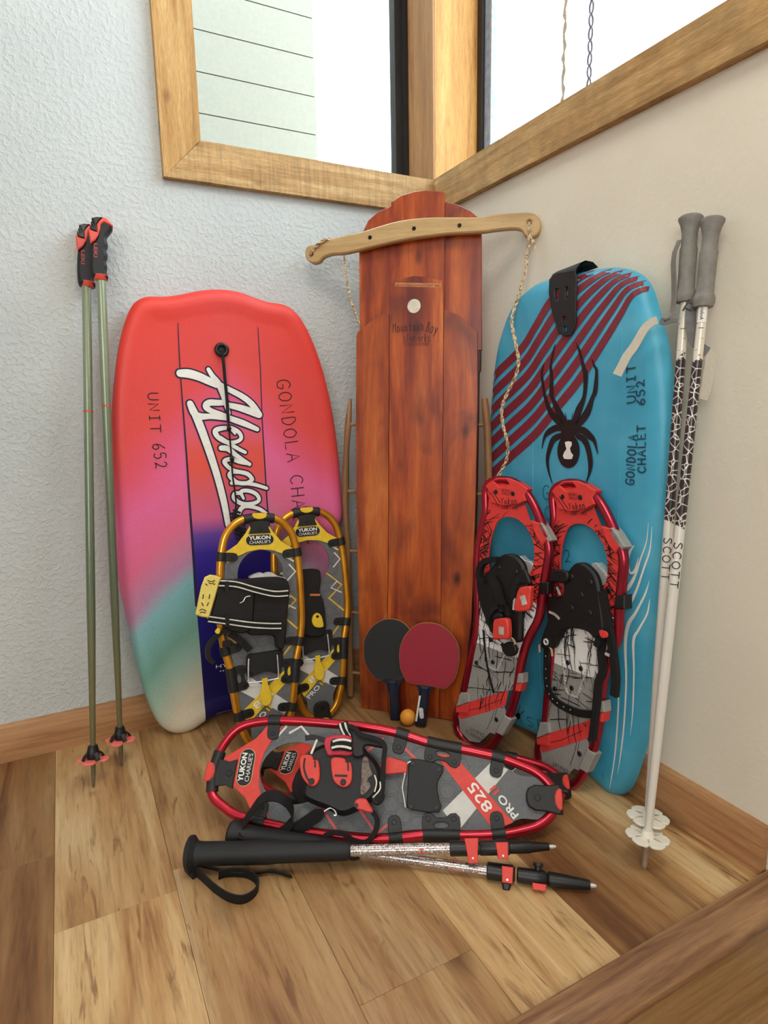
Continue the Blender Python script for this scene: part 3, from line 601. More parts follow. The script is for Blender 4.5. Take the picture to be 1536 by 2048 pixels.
u,v=PS.uv(828,612,.006);part('round_sticker',MB().disc(PS,u,v,.0165,.0055,.0062,24),M('pearl_sticker',(226,218,200),.35),rS)
mb=MB();mdk=M('burnt_lettering',(58,16,12),.6)
ink(mb,PS,'Mountain',PS.uv(785,665,.0055),PS.uv(848,660,.0055),.021,.0017,.0062);ink(mb,PS,'Boy',PS.uv(850,662,.0055),PS.uv(874,668,.0055),.023,.0017,.0062);ink(mb,PS,'sledworks',PS.uv(806,683,.0055),PS.uv(860,683,.0055),.018,.0014,.0062)
mb.stroke(PS,[PS.uv(806,686,.0055),PS.uv(858,686,.0055)],.0009,.0062);typ(mb,PS,'ULTIMATE FLYER',PS.uv(808,692,.0055),PS.uv(857,691,.0055),.0035,.0062)
part('burnt_logo',mb,mdk,rS,flat=True,kind='stuff')
part('name_label',MB().face(PS,pu(PS,[(790,565),(882,567),(882,575),(790,573)],.0055),.0059),M('clear_label',(205,130,80),.3),rS,flat=True)
part('label_lettering',typ(MB(),PS,'GONDOLA CHALET UNIT 652',PS.uv(792,572,.0055),PS.uv(879,573,.0055),.0045,.0064),m_ink,rS,flat=True)
# ------------------------------------------------------------------ little ladder behind the sled
PD=PL((-.358,-.122,0.0),(1,-1,0),(.04,.04,1.0))
rD=rS
mL=wood('ladder_wood',[(.3,(130,88,54)),(.55,(164,120,78)),(.75,(190,148,104))],(14,1.5,14),2,.5,fine=.3).m
lr=resample(catmull([PD.w(701,1396,.0),PD.w(700,1300,0),PD.w(697,1150,0),PD.w(691,1000,0),PD.w(693,900,0),PD.w(697,840,0),PD.w(701,797,0)],6),.02,False)
lr[0][2]=.011
n=len(lr);part('side_handrail',MB().tube(lr,[.0085+.001*math.sin(i*.7) if i<n-4 else .0085-.0015*(i-n+4) for i in range(n)],10),mL,rD)
rr=resample(catmull([PD.w(*q,0) for q in [(969,797),(974,850),(976,900),(977,960),(972,1050),(964,1180),(957,1300),(950,1402)]],6),.02,False)[::-1]
rr[0][2]=.011
part('side_handrail',MB().tube(rr,[.0095 if i<n-4 else .0095-.0018*(i-n+4) for i in range(len(rr))],10),mL,rD)
for (a,b),(c_,d_) in (((698,849),(972,850)),((693,982),(975,989)),((695,1101),(968,1122)),((699,1224),(961,1250)),((700,1344),(954,1378))):
    part('crossbar',MB().tube([PD.w(a,b,0),PD.w(c_,d_,0)],.0042,8),mL,rD)
# ------------------------------------------------------------------ paddles and ball
m_rubk=M('black_paddle_rubber',(40,40,42),.75,vs=300,var=.08);m_rubr=M('red_paddle_rubber',(158,30,48),.6,vs=300,var=.06);m_ply=M('paddle_plywood',(160,110,70),.6);m_hand=M('navy_paddle_handle',(30,36,56),.4,vs=20,var=.4)
def paddle(P,outl,hand,rubber,label,hue):
    r=root('table_tennis_paddle',label,'paddle',P,'table tennis paddles')
    o=catmull(pu(P,outl,0),4,True)
    part('rubber_face',MB().prism(P,offs(np.array(o) if area2(o)>0 else np.array(o)[::-1],.001),.004,.0062,bev=.0006),rubber,r)
    ob=offs(np.array(o) if area2(o)>0 else np.array(o)[::-1],-.0006)
    part('blade',MB().prism(P,ob,-.003,.004),m_ply,r);part('back_rubber',MB().prism(P,o,-.005,-.003),m_rubr if rubber is m_rubk else m_rubk,r)
    hl=pu(P,hand[0],.006)
    part('neck',MB().prism(P,pu(P,hand[2],.0),-.003,.004),m_hand,r)
    part('handle',MB().prism(P,hl,-.0115,.0125,bev=.005),m_hand,r);return r
PK=PL((-.296,-.282,0.0),(1,-1,0),(.028,.028,.27))
c6=crop(660,1180,4.8)
paddle(PK,c6([(330,560),(335,480),(370,400),(430,330),(520,280),(600,275),(680,295),(740,340),(790,410),(810,500),(800,600),(770,700),(740,780),(700,835),(660,850),(560,850),(470,860),(430,830),(370,750),(335,660)]),(c6([(556,870),(640,870),(655,1000),(672,1240),(665,1252),(590,1254),(582,1245),(570,1000)]),None,c6([(480,850),(730,840),(670,900),(655,980),(560,980),(545,900)])),m_rubk,'black faced table tennis paddle standing on its handle against the wooden sled','k')
PR=PL((-.262,-.345,0.0),(1,-1,0),(.034,.034,.27))
rp=paddle(PR,c6([(670,640),(680,540),(720,440),(790,360),(860,320),(950,312),(1050,330),(1140,390),(1200,460),(1235,540),(1245,620),(1235,740),(1200,850),(1150,910),(1095,942),(960,918),(760,885),(710,820),(680,740)]),(c6([(870,915),(955,930),(950,1000),(918,1305),(905,1312),(825,1300),(818,1290),(850,1060)]),None,c6([(830,905),(1000,930),(965,980),(945,1030),(860,1030),(850,960)])),m_rubr,'red faced table tennis paddle overlapping the black faced one','r')
part('handle_stripe',MB().prism(PR,pu(PR,c6([(855,1015),(872,1015),(835,1262),(818,1260)]),.0125),.0115,.0132),m_white,rp)
q=rrect(*PR.uv(660+878/4.8,1180+1182/4.8,.0125),.0052,.0135,.0048,5,ang=.13);part('oval_label',MB().prism(PR,[(a,b) for a,b in q],.0115,.0134),m_white,rp)
mb=MB();
for k in range(3):
    a,b=PR.uv(660+883/4.8-.1*k,1180+(1135+k*42)/4.8,.0134);mb.stroke(PR,[(a+.003*math.cos(x*1.05),b+.0035*math.sin(x*1.05)) for x in range(6)],.0008,.0137)
part('label_lettering',mb,m_ink,rp,flat=True,kind='stuff')
bw=FLOOR.w(816,1449);bc=(bw[0],bw[1],.02)
for z in (1,):
    P=PL(bc,(1,0,0),(0,1,0))
rb=MB();rows=[[np.array(bc)+.02*np.array([math.sin(a)*math.cos(b),math.sin(a)*math.sin(b),-math.cos(a)]) for b in np.linspace(0,2*math.pi,32,endpoint=False)] for a in np.linspace(.02,math.pi-.02,18)]
rb.grid(rows,True).add(rows[0],[tuple(range(32))]).add(rows[-1],[tuple(range(32))])
part('table_tennis_ball',rb,M('orange_ball',(255,170,58),.45,var=.02),None,label='orange table tennis ball on the floor between the two paddle handles',cat='ball',kind=None)
# ------------------------------------------------------------------ snowshoes
class SPL(PL):
    """shoe frame: origin at the toe, U runs to the tail, V across, scaled to the model length"""
    def __init__(s,P,toe,tail,L=.668,wt=1.0,n=0):
        a=np.array(P.uv(*toe,n));b=np.array(P.uv(*tail,n));d=b-a;l=np.linalg.norm(d);d/=l
        s.O=P.at(a[0],a[1],n);s.U=P.U*d[0]+P.V*d[1];s.V=P.U*(-d[1])+P.V*d[0];s.N=np.cross(s.U,s.V);s.su=l/L;s.sv=wt*s.su
    def at(s,u,v,n=0): return s.O+s.U*u*s.su+s.V*v*s.sv+s.N*n
    def uv(s,x,y,n=0):
        a,b=PL.uv(s,x,y,n);return (a/s.su,b/s.sv)
def strip_poly(pts,w):
    pts=[np.array(p,float)[:2] for p in pts];m=len(pts);ws=[w]*m if np.isscalar(w) else w;L=[];R=[]
    for i in range(m):
        t=norm(pts[min(i+1,m-1)]-pts[max(i-1,0)]+1e-9);q=np.array([-t[1],t[0]])*ws[i]/2;L.append(pts[i]+q);R.append(pts[i]-q)
    return L,R
def ribbon(mb,P,pts,w,n0,n1):
    """raised strip: solid strap following uv points, rectangular section"""
    L,R=strip_poly(pts,w);m=len(L);ns=[n0]*m if np.isscalar(n0) else n0;ne=[n1]*m if np.isscalar(n1) else n1
    rows=[[P.at(*L[i],ns[i]),P.at(*R[i],ns[i]),P.at(*R[i],ne[i]),P.at(*L[i],ne[i])] for i in range(m)]
    mb.grid(rows,True);mb.add(rows[0],[(0,1,2,3)]);mb.add(rows[-1],[(3,2,1,0)]);return mb
def inpoly(q,P):
    x,y=q;c=False;n=len(P)
    for i in range(n):
        x0,y0=P[i];x1,y1=P[(i+1)%n]
        if (y0>y)!=(y1>y) and x<(x1-x0)*(y-y0)/(y1-y0)+x0:c=not c
    return c
def tubem(name,c1,c2_):
    t=NT(name,.28,.75);v=t.co();t.base(t.ramp(t.noise(v,8,2),[(.3,c1),(.7,c2_)]));t.p.inputs['Coat Weight'].default_value=.3;return t.m
m_redtube=tubem('red_anodised_tube',(176,30,48),(206,44,62));m_goldtube=tubem('gold_anodised_tube',(212,138,30),(236,172,52));m_darkredtube=tubem('dark_red_tube',(150,28,48),(176,38,58))
m_deck=M('grey_deck',(104,106,108),.6,vs=200,var=.06);m_hex=M('deck_hexagon_line',(66,68,70),.7);m_redp=M('red_plastic',(226,66,54),.5,var=.05);m_yel=M('yellow_plastic',(238,200,50),.45,var=.05)
m_redl=M('red_print_line',(222,92,88),.6);m_yell=M('yellow_print_line',(214,176,70),.6);m_steel=M('steel',(222,222,218),.32,.45);m_wh=M('white_panel_print',(216,214,206),.55,var=.03);m_clip=M('clip_plastic',(30,30,30),.5,vs=300,var=.2)
HWT=[(0,0),(.003,.03),(.012,.052),(.03,.070),(.056,.084),(.1,.093),(.16,.098),(.235,.1),(.306,.1),(.36,.095),(.4,.087),(.43,.081),(.49,.076),(.55,.069),(.575,.065),(.6,.058),(.63,.048),(.65,.034),(.664,.017),(.668,0)]
def hwf(s):return float(np.interp(s,[a for a,b in HWT],[b for a,b in HWT]))
def yc_shoe(name,label,P,tube,colr,line,num,skew=0,tab=1,group=None):
    cx=lambda s:skew*float(np.interp(s,[0,.03,.1,.2,.3,.4,.5,.668],[0,.014,.014,.010,.007,.005,.002,.0]))
    r=root('snowshoe',label,'snowshoe',P,group)
    up=[(s,h+cx(s)) for s,h in HWT];dn=[(s,-h+cx(s)) for s,h in HWT[1:-1]][::-1]
    loop=resample(catmull(up+dn,5,True),.006);loop=smooth(loop,3)
    part('frame',MB().tube([P.at(a,b,0) for a,b in loop],.0092,12,closed=True),tube,r)
    half=[(.09,.078),(.12,.084),(.2,.090),(.3,.090),(.36,.085),(.4,.076),(.44,.071),(.5,.066),(.555,.060),(.585,.045),(.605,.037),(.635,.036),(.65,.026),(.655,.01)]
    dk=[(s,t_+cx(s)) for s,t_ in half]+[(s,-t_+cx(s)) for s,t_ in half[::-1]]+[(.084,-.05),(.084,.05)]
    dkc=catmull(dk[:-2],3)+[np.array(dk[-2]),np.array(dk[-1])]
    hole=[(.165+.070*math.cos(a),cx(.16)+.057*math.sin(a)) for a in np.linspace(0,2*math.pi,30,endpoint=False)]
    part('deck',MB().prism(P,dkc,-.002,.001,holes=[hole]),m_deck,r)
    ok=lambda *q:inpoly(q,dk) and not inpoly(q,hole)
    mb=MB();R=.0165
    for i in range(30):
        for j in range(-6,7):
            c0=(.09+i*R*1.62,j*R*1.87+(R*.93 if i%2 else 0))
            if c0[0]>.5:continue
            for rr in (R*.93,):
                for k in range(6):
                    a,b=math.radians(60*k),math.radians(60*k+60);p0=np.array(c0)+rr*np.array([math.cos(a),math.sin(a)]);p1=np.array(c0)+rr*np.array([math.cos(b),math.sin(b)])
                    if all(ok(*(p0+(p1-p0)*f)) for f in (0,.5,1)):mb.stroke(P,[p0,p1],.0007,.0014,cap=False)
    part('hexagon_lines',mb,m_hex,r,flat=True,kind='stuff')
    w=.0052
    for L in ([(.285,.045),(.335,.088)],[(.365,.082),(.412,.045)],[(.185,-.082),(.225,-.045),(.262,-.085)],[(.30,-.045),(.335,-.083),(.368,-.055)],[(.205,.045),(.25,.087),(.285,.05)]):part('zigzag_print',MB().stroke(P,L,w,.0018,cap=False),line,r,flat=True)
    for L in ([(.118,.062),(.135,.085)],[(.142,.072),(.165,.088),(.19,.066)]):
        part('chevron_print',MB().stroke(P,[(a,b+cx(a)) for a,b in L],.0045,.0021,cap=False),m_wh,r,flat=True)
    if tab<0: part('chevron_print',MB().stroke(P,[(.235,.075),(.255,.055),(.275,.085)],.004,.0021,cap=False),m_wh,r,flat=True)
    part('white_stripe',MB().face(P,[(.549,.0595),(.580,.047),(.487,-.066),(.457,-.034)],.0016),m_wh,r,flat=True)
    part('colour_stripe',MB().face(P,[(.438,.065),(.476,.066),(.588,-.044),(.552,-.060)],.0021),colr,r,flat=True)
    part('model_number',typ(MB(),P,num,(.551,-.021),(.516,.021),.019,.0025,bold=.0005),m_white,r,flat=True)
    mb=MB();typ(mb,P,'PRO',(.598,-.030),(.568,.003),.0135,.0025,bold=.0005);part('lettering',mb,m_white,r,flat=True)
    part('numeral_print',typ(MB(),P,'II',(.5625,.008),(.5545,.017),.013,.0025,bold=.0007),colr,r,flat=True)
    # toe plate
    tp=[(.018,.020),(.045,.034),(.075,.055),(.098,.086),(.127,.080),(.110,.056),(.098,.03),(.0935,0)]
    tpp=[(a,b+cx(a)) for a,b in tp]+[(a,-b+cx(a)) for a,b in tp[:-1][::-1]]
    part('toe_plate',MB().prism(P,tpp,.001,.0036,bev=.0006),colr,r)
    c0=cx(.066)
    part('oval_badge',MB().prism(P,rrect(.066,c0,.0155,.035,.0150,7),.003,.0046),M('pale_badge_rim',(226,206,150),.5),r)
    part('oval_badge_face',MB().prism(P,rrect(.066,c0,.0145,.034,.0140,7),.003,.0050),m_black,r)
    mb=MB();typ(mb,P,'YUKON',(.0645,c0-.026),(.0645,c0+.026),.010,.0053,bold=.0006);part('badge_lettering',mb,m_white,r,flat=True)
    part('badge_lettering',typ(MB(),P,"CHARLIE'S",(.0765,c0-.026),(.0765,c0+.026),.0085,.0053),m_white,r,flat=True)
    # clips
    def rail(s,sd):return np.array([s,sd*hwf(s)+cx(s)])
    for s,dbl in ((.108,0),(.372,0),(.561,0),(.456,1)):
        for sd in (1,-1):
            W2=.034 if dbl else .0125
            pts=[rail(s+q,sd) for q in np.linspace(-W2,W2,5)];e=norm(pts[-1]-pts[0]);inn=np.array([-e[1],e[0]])
            if inn[1]*sd>0:inn=-inn
            mb=MB().tube([P.at(*q,0) for q in pts],.0118,12)
            c=rail(s,sd)
            if dbl:
                f=lambda a,b:tuple(c+e*a+inn*b)
                o=[f(-.034,0),f(.034,0),f(.036,.018),f(.035,.030),f(.028,.037),f(.018,.036),f(.008,.029),f(-.008,.029),f(-.018,.036),f(-.028,.037),f(-.035,.030),f(-.036,.018)]
                hl=[f(.0145*math.cos(a),.0165+.0055*math.sin(a)) for a in np.linspace(0,6.283,12,endpoint=False)]
                mb.prism(P,o,.0015,.006,holes=[hl],bev=.0008);rv=[f(-.024,.027),f(.024,.027)]
            else:
                mb.prism(P,[tuple(c+e*a+inn*b) for a,b in [(-.0125,0),(.0125,0),(.0125,.026),(.0105,.034),(.005,.038),(-.005,.038),(-.0105,.034),(-.0125,.026)]],.0015,.006,bev=.0008);rv=[tuple(c+inn*.0265)]
            k=part('frame_clip',mb,m_clip,r)
            for q in rv:part('rivet',MB().disc(P,q[0],q[1],.0048,.0055,.0072,12,bev=.0008),m_plas,k)
    k=part('toe_clip',MB().tube([P.at(*q,0) for q in [rail(.006,-1),rail(.001,-1)*[1,.6],(0.0,0),rail(.001,1)*[1,.6],rail(.006,1)]],.0120,12).prism(P,[(-.002,.028),(.018,.024),(.032,.0215),(.047,.027),(.047,-.027),(.032,-.0215),(.018,-.024),(-.002,-.028)],.0015,.0085,bev=.001),m_clip,r)
    part('rivet',MB().disc(P,.036,0,.0065,.008,.0095,14,bev=.0008),m_plas,k)
    part('toe_insert',MB().prism(P,[(-.0115,.016),(-.006,.0185),(.002,.0155),(.006,.008),(.007,0),(.006,-.008),(.002,-.0155),(-.006,-.0185),(-.0115,-.016)],.006,.0135,bev=.002),colr,k)
    c1=cx(.64)
    k=part('tail_clip',MB().prism(P,[(.612,c1+.006),(.616,c1+.016),(.628,c1+.022),(.645,c1+.022),(.672,c1+.026),(.676,c1+.02),(.676,c1-.02),(.672,c1-.026),(.645,c1-.022),(.628,c1-.022),(.616,c1-.016),(.612,c1-.006)],.002,.0125,bev=.002).tube([P.at(.668,-.024,0),P.at(.669,0,0),P.at(.668,.024,0)],.0122,12),m_clip,r)
    part('rivet',MB().disc(P,.632,c1,.0065,.0115,.0135,14,bev=.0008),m_plas,k)
    part('tail_insert',MB().prism(P,[(.664,c1+.006),(.667,c1+.014),(.672,c1+.019),(.677,c1+.017),(.678,c1),(.677,c1-.017),(.672,c1-.019),(.667,c1-.014),(.664,c1-.006)],.009,.0145,bev=.0015),colr,k)
    # heel plate with wire and lifter tab
    hp=[(.388,.050),(.40,.053),(.43,.050),(.445,.047),(.455,.043),(.456,.034),(.447,.018),(.445,.004),(.450,-.018),(.455,-.028),(.450,-.038),(.43,-.040),(.40,-.038),(.389,-.034)]
    o=.0 if skew else -.006
    hp=[(a,b+o) for a,b in hp]
    k=part('heel_plate',MB().prism(P,hp,.002,.010,bev=.0015),m_rub,r)
    for q in ((.447,.037),(.445,-.03),(.396,.044),(.397,-.032)):part('rivet',MB().disc(P,q[0],q[1]+o,.005,.0095,.0112,12,bev=.0006),m_plas,k)
    if tab>0:wr=[(.392,.047),(.384,.040),(.382,.02),(.379,.0),(.383,-.018),(.387,-.035)];tb=[(.386,.044),(.386,.026),(.35,.020),(.338,.022),(.332,.034),(.338,.047),(.35,.052)]
    else:wr=[(.40,.036),(.43,.037),(.462,.037),(.469,.032),(.469,-.03),(.463,-.036),(.43,-.036),(.40,-.034)];tb=[(.462,.004),(.462,-.010),(.48,-.010),(.50,-.014),(.52,-.016),(.536,-.012),(.542,-.002),(.538,.008),(.52,.013),(.50,.010),(.48,.004)]
    part('heel_wire',MB().tube(catmull([P.at(a,b+o,.0135) for a,b in wr],3),.0017,6),m_steel,k)
    k2=part('heel_lifter',MB().prism(P,[(a,b) for a,b in tb],.010,.0165,bev=.0015),colr if tab>0 else m_yel,k)
    return r
def blk(mb,P,px,n0,n1,bev=.003,sm=2,sub=3):
    n=(n1);o=catmull(pu(P,px,n),sub,True);o=smooth(resample(o,.004),1) if sm else o
    return mb.prism(P,o,n0,n1,bev=bev)
def pt(name,P,px,n0,n1,m,par,bev=.003,label=None,sm=2):return part(name,blk(MB(),P,px,n0,n1,bev,sm),m,par,label=label)
def st(name,P,px,w,n0,n1,m,par,sub=5):
    q=resample(catmull(pu(P,px,n1),sub),.005,False);return part(name,ribbon(MB(),P,q,w,n0,n1),m,par)
m_binds=M('binding_rubber',(14,14,16),.55,vs=40,var=.3);m_film=M('crinkled_film',(120,104,96),.25,.3,vs=90,var=.5);m_stripe=M('white_strap_stripe',(226,222,206),.8)
a=math.radians(32);b=math.radians(50);fl_=np.array([math.sin(a),math.cos(a),0])
O=FLOOR.w(840,1682)+np.array([0,0,.0093])
PR0=PL(O,(math.cos(a),-math.sin(a),0),fl_*math.cos(b)+np.array([0,0,1])*math.sin(b))
SR=SPL(PR0,(426,1545),(1112,1600))
rR=yc_shoe('snowshoe','red framed snowshoe lying in front, marked 825, nearest the trekking poles',SR,m_redtube,m_redp,m_redl,'825',skew=1,group='red snowshoes lying on the floor')
P=SR;g=crop(600,1440,5.908)
base=pt('binding',P,g([(20,900),(40,720),(10,600),(60,420),(180,320),(400,240),(640,200),(800,380),(900,480),(960,620),(950,820),(840,960),(700,1050),(500,1130),(330,1060),(120,980)]),.004,.034,m_binds,rR,.008)
pt('binding_wing',P,g([(580,60),(700,110),(740,180),(930,240),(1000,270),(1010,320),(960,330),(760,300),(760,420),(620,430),(610,200),(560,120)]),.034,.044,m_binds,base)
for o_,sl,rv in (([(5,430),(130,412),(160,470),(212,480),(232,620),(220,720),(170,776),(110,770),(40,700),(5,600)],[(58,450),(45,560),(80,680),(130,745)],(135,725)),([(375,448),(520,450),(545,500),(600,505),(615,640),(598,740),(540,790),(470,780),(400,720),(372,600)],[(410,655),(560,660)],(510,735))):
    k=pt('buckle',P,g(o_),.034,.043,m_redp,base,.0015,sm=0);st('slot',P,g(sl),.0038,.042,.0438,m_black,k);u,v=P.uv(*g([rv])[0],.044);part('rivet',MB().disc(P,u,v,.0058,.042,.0448,12,bev=.001),m_plas,k)
for L in ([(175,480),(180,560)],[(565,470),(570,600)]):st('slot',P,g(L),.003,.042,.0438,m_black,base)
k=pt('buckle_tab',P,g([(300,205),(600,190),(620,400),(420,410),(320,405)]),.034,.043,M('crimson_plastic',(206,40,66),.5),base,.002,sm=0)
k=pt('striped_strap',P,g([(365,240),(430,215),(600,222),(615,300),(605,370),(480,350),(370,350)]),.043,.052,m_web,base,.003,sm=0)
for L in ([(385,255),(450,235),(530,232),(605,248)],[(372,330),(440,312),(530,315),(605,338)]):st('stripe',P,g(L),.0042,.0515,.0526,m_stripe,k)
k=st('striped_strap',P,g([(500,30),(520,90),(570,180)]),.021,.030,.040,m_web,base)
for L in ([(470,40),(490,110),(530,190)],[(530,30),(550,100),(600,180)]):st('stripe',P,g(L),.0038,.0395,.0406,m_stripe,k)
st('front_strap',P,g([(200,230),(160,330),(130,400)]),.004,.036,.040,m_stripe,base);st('front_strap',P,g([(60,210),(160,200),(300,240)]),.009,.03,.036,m_binds,base)
k=st('heel_strap',P,g([(560,70),(640,90),(720,170),(860,210),(960,250),(1000,310),(985,480),(975,700),(960,850),(900,960)]),.0085,.043,.054,m_web,base)
for L in ([(880,650),(905,740),(880,850)],[(945,730),(945,820),(860,915)]):st('stripe',P,g(L),.0024,.053,.0546,m_stripe,k)
pt('strap_keeper',P,g([(840,880),(940,850),(1005,880),(960,980),(900,1010),(850,960)]),.034,.046,m_binds,base,.002)
pt('clear_film',P,g([(735,460),(800,440),(830,560),(860,650),(800,700),(840,780),(760,880),(710,860),(720,700)]),.034,.038,m_film,base,.001,sm=0)
k=pt('buckle',P,g([(640,980),(680,930),(760,925),(800,960),(860,1080),(800,1090),(740,1070),(670,1050)]),.036,.047,m_redp,base,.002,sm=0);part('rivet',MB().disc(P,*P.uv(*g([(665,1010)])[0],.047),.004,.046,.0485),m_plas,k)
st('strap_tail',P,[(744,1623),(754,1640),(750,1662),(738,1680),(722,1686),(706,1680),(690,1670),(670,1664),(648,1672)],.0085,.012,.024,m_web,base)
part('wire_loop',MB().tube(catmull([P.w(*q,.03) for q in g([(285,1080),(330,1050),(370,1040),(410,1070),(430,1120),(400,1125)])],4),.0014,6),m_steel,base)
# rear red one, nearly flat behind it
a=math.radians(44);b=math.radians(14);fl_=np.array([math.sin(a),math.cos(a),0])
PQ0=PL((-.175,-.675,.038),(math.cos(a)*.995,-math.sin(a)*.995,-.045),fl_*math.cos(b)+np.array([0,0,1])*math.sin(b))
SQ=SPL(PQ0,(522,1522),(1128,1572))
rQ=yc_shoe('snowshoe','red framed snowshoe mostly hidden, seen through the toe opening of the front one',SQ,m_redtube,m_redp,m_redl,'825',skew=0,group='red snowshoes lying on the floor')
pt('binding',SQ,[(585,1585),(600,1530),(640,1500),(700,1510),(760,1550),(740,1620),(650,1640)],.004,.018,m_binds,rQ,.004)
# ---- gold pair
PG=PL((-.62,-.25,.009),(1,0,0),(0,.10,.6))
SG=SPL(PG,(517,1034),(534,1496),wt=1.16)
SG.sv=.97
rG=yc_shoe('snowshoe','gold framed snowshoe in front, its yellow ratchet buckle hanging over the pink bodyboard',SG,m_goldtube,m_yel,m_yell,'821',tab=-1,group='gold snowshoes')
P=SG;g=crop(360,980,4.267)
base=pt('binding',P,g([(600,760),(760,745),(900,755),(940,850),(925,1000),(910,1200),(890,1350),(830,1350),(800,1245),(600,1240),(560,1180),(440,1150),(430,800)]),.004,.024,m_binds,rG,.004)
pt('crampon_tip',P,g([(600,755),(680,705),(720,715),(770,700),(830,730),(900,760)]),-.012,.006,m_steel,rG,.0005,sm=0)
for y in (790,880,960,1020):st('rib',P,g([(650,y),(830,y+4)]),.0035,.023,.0255,m_plas,base)
pad=pt('binding_pad',P,g([(340,775),(600,785),(640,900),(600,1200),(420,1200),(380,1120),(270,1090),(300,920)]),.024,.034,m_binds,base,.004)
for L,wl in (([(330,795),(480,805),(640,850),(800,885),(925,880)],.014),([(240,1100),(420,1125),(600,1150),(760,1160),(865,1160)],.014)):
    k=st('striped_strap',P,g(L),.0205,.036,.040,m_web,base)
    for dy in (-21,21):st('stripe',P,g([(x,y+dy) for x,y in L]),.0034,.0395,.0407,m_stripe,k)
for q in ((400,820),(405,1115)):st('strap_loop',P,g([(q[0]-2,q[1]-40),(q[0]+2,q[1]+50)]),.009,.036,.043,m_plas,base)
k=pt('ratchet_buckle',P,g([(215,745),(345,745),(335,800),(255,1075),(225,1090),(145,1070),(145,1020)]),.036,.046,M('pale_yellow_plastic',(236,212,110),.45,var=.04),base,.003,sm=0)
for L in ([(235,770),(265,785),(300,770)],[(245,790),(265,802),(290,790)],[(215,800),(235,815)],[(200,890),(195,930)],[(255,890),(248,930)],[(165,1030),(190,1015),(225,1035)],[(170,1050),(195,1040),(220,1052)],[(185,960),(200,990)],[(245,960),(230,990)],[(285,810),(300,800)]):
    st('slit',P,g(L),.0022,.0455,.0465,m_black,k,sub=2)
st('strap_tail',P,g([(430,1180),(330,1240),(250,1330),(245,1430),(290,1480)]),.011,.012,.024,m_binds,base);st('side_strap',P,g([(430,1230),(520,1290),(600,1370)]),.017,.012,.02,m_web,base)
pt('strap_clip',P,g([(300,1210),(325,1180),(345,1190),(340,1220),(320,1230)]),.03,.036,m_yel,base,.001,sm=0)
st('frame_strap',P,g([(400,1290),(400,1340)]),.018,.008,.018,m_plas,base);part('wire_loop',MB().tube(catmull([P.w(*q,.04) for q in g([(510,965),(540,950),(560,915),(600,905)])],4),.0013,6),m_steel,base)
PG2=PL((-.46,-.195,.009),(1,0,0),(0,.10,.6))
SG2=SPL(PG2,(611,1022),(643,1436));SG2.sv=.95
rG2=yc_shoe('snowshoe','gold framed snowshoe standing behind the other gold one, nearer the wooden sled',SG2,m_goldtube,m_yel,m_yell,'821',tab=-1,group='gold snowshoes')
P=SG2
base=pt('binding',P,g([(960,690),(1050,680),(1190,680),(1205,780),(1195,880),(1230,960),(1240,1230),(1060,1240),(1000,1100),(1000,880)]),.004,.020,m_binds,rG2,.004)
st('colour_band',P,g([(1110,895),(1195,895)]),.006,.019,.0215,M('orange_band',(226,130,60),.6),base)
k=pt('ring_buckle',P,g([(1130,1120),(1145,1070),(1175,1050),(1205,1070),(1222,1120),(1222,1170),(1155,1170)]),.02,.028,m_yel,base,.0015,sm=0);part('hole',MB().disc(P,*P.uv(*g([(1173,1080)])[0],.028),.0042,.026,.0287),m_black,k)
for L in ([(860,712),(960,730)],[(905,720),(985,720)]):st('striped_strap',P,g(L),.006,.02,.024,m_stripe,base)
# ---- grey decked pair leaning on the blue board
PK0=PL((-.117,-.73,.009),(0,-1,0),(.043,0,.6))
SK=SPL(PK0,(1146,968),(1128,1583),L=.64)
a=math.radians(12)
PK1=PL((-.19,-.50,.009),(math.sin(a),-math.cos(a),0),(.07,.02,.6))
SL=SPL(PK1,(1012,962),(958,1506),L=.64)
t=NT('two_tone_deck',.55);v=t.co();sx=t.n('ShaderNodeSeparateXYZ');t.l(v,sx.inputs[0])
tz=t.ramp(sx.outputs[0],[(0,(222,60,54)),(.245,(222,60,54)),(.25,(240,238,234)),(.375,(240,238,234)),(.38,(152,150,144)),(1,(152,150,144))],'CONSTANT')
t.base(t.mix(.1,tz,t.ramp(t.noise(v,300,2),[(.4,(120,120,120)),(.6,(250,250,250))]),'OVERLAY'));m_two=t.m
m_gr=M('grey_fabric',(156,154,148),.6,var=.05);m_rf=M('red_fabric',(226,62,56),.6,var=.05)
f5=crop(880,940,3.84);f6=crop(880,1260,3.84)
tube_px=[(1109,1039),(1106,992),(1114,974),(1140,966),(1166,971),(1190,991),(1208,1017),(1224,1050),(1237,1081),(1245,1103),(1248,1124),(1246,1150),(1242,1187),(1239,1226),(1236,1273),(1220,1312),(1210,1345),(1203,1390),(1199,1442),(1188,1494),(1170,1540),(1150,1568),(1122,1572),(1095,1552),(1080,1524),(1077,1500),(1082,1475),(1092,1442),(1096,1395),(1103,1345),(1107,1305),(1106,1250),(1100,1187),(1098,1130),(1102,1086)]
TU=[SK.uv(*q) for q in tube_px]
deck_px=f5([(872,170),(940,100),(1055,95),(1180,160),(1172,210),(1195,300),(1245,430),(1335,470),(1395,560),(1395,640),(1395,800),(1375,1000),(1365,1260),(1290,1390),(1260,1500)])+f6([(1245,300),(1225,500),(1215,680),(1150,700),(1135,830),(1160,900),(1180,960),(1110,1090),(1040,1060),(960,1145),(880,1130),(800,1040),(785,930),(760,870),(775,720),(835,700),(860,500),(880,300),(890,150)])+f5([(880,1200),(870,1000),(862,700),(862,420),(905,390),(905,260)])
DK=[SK.uv(*q) for q in deck_px]
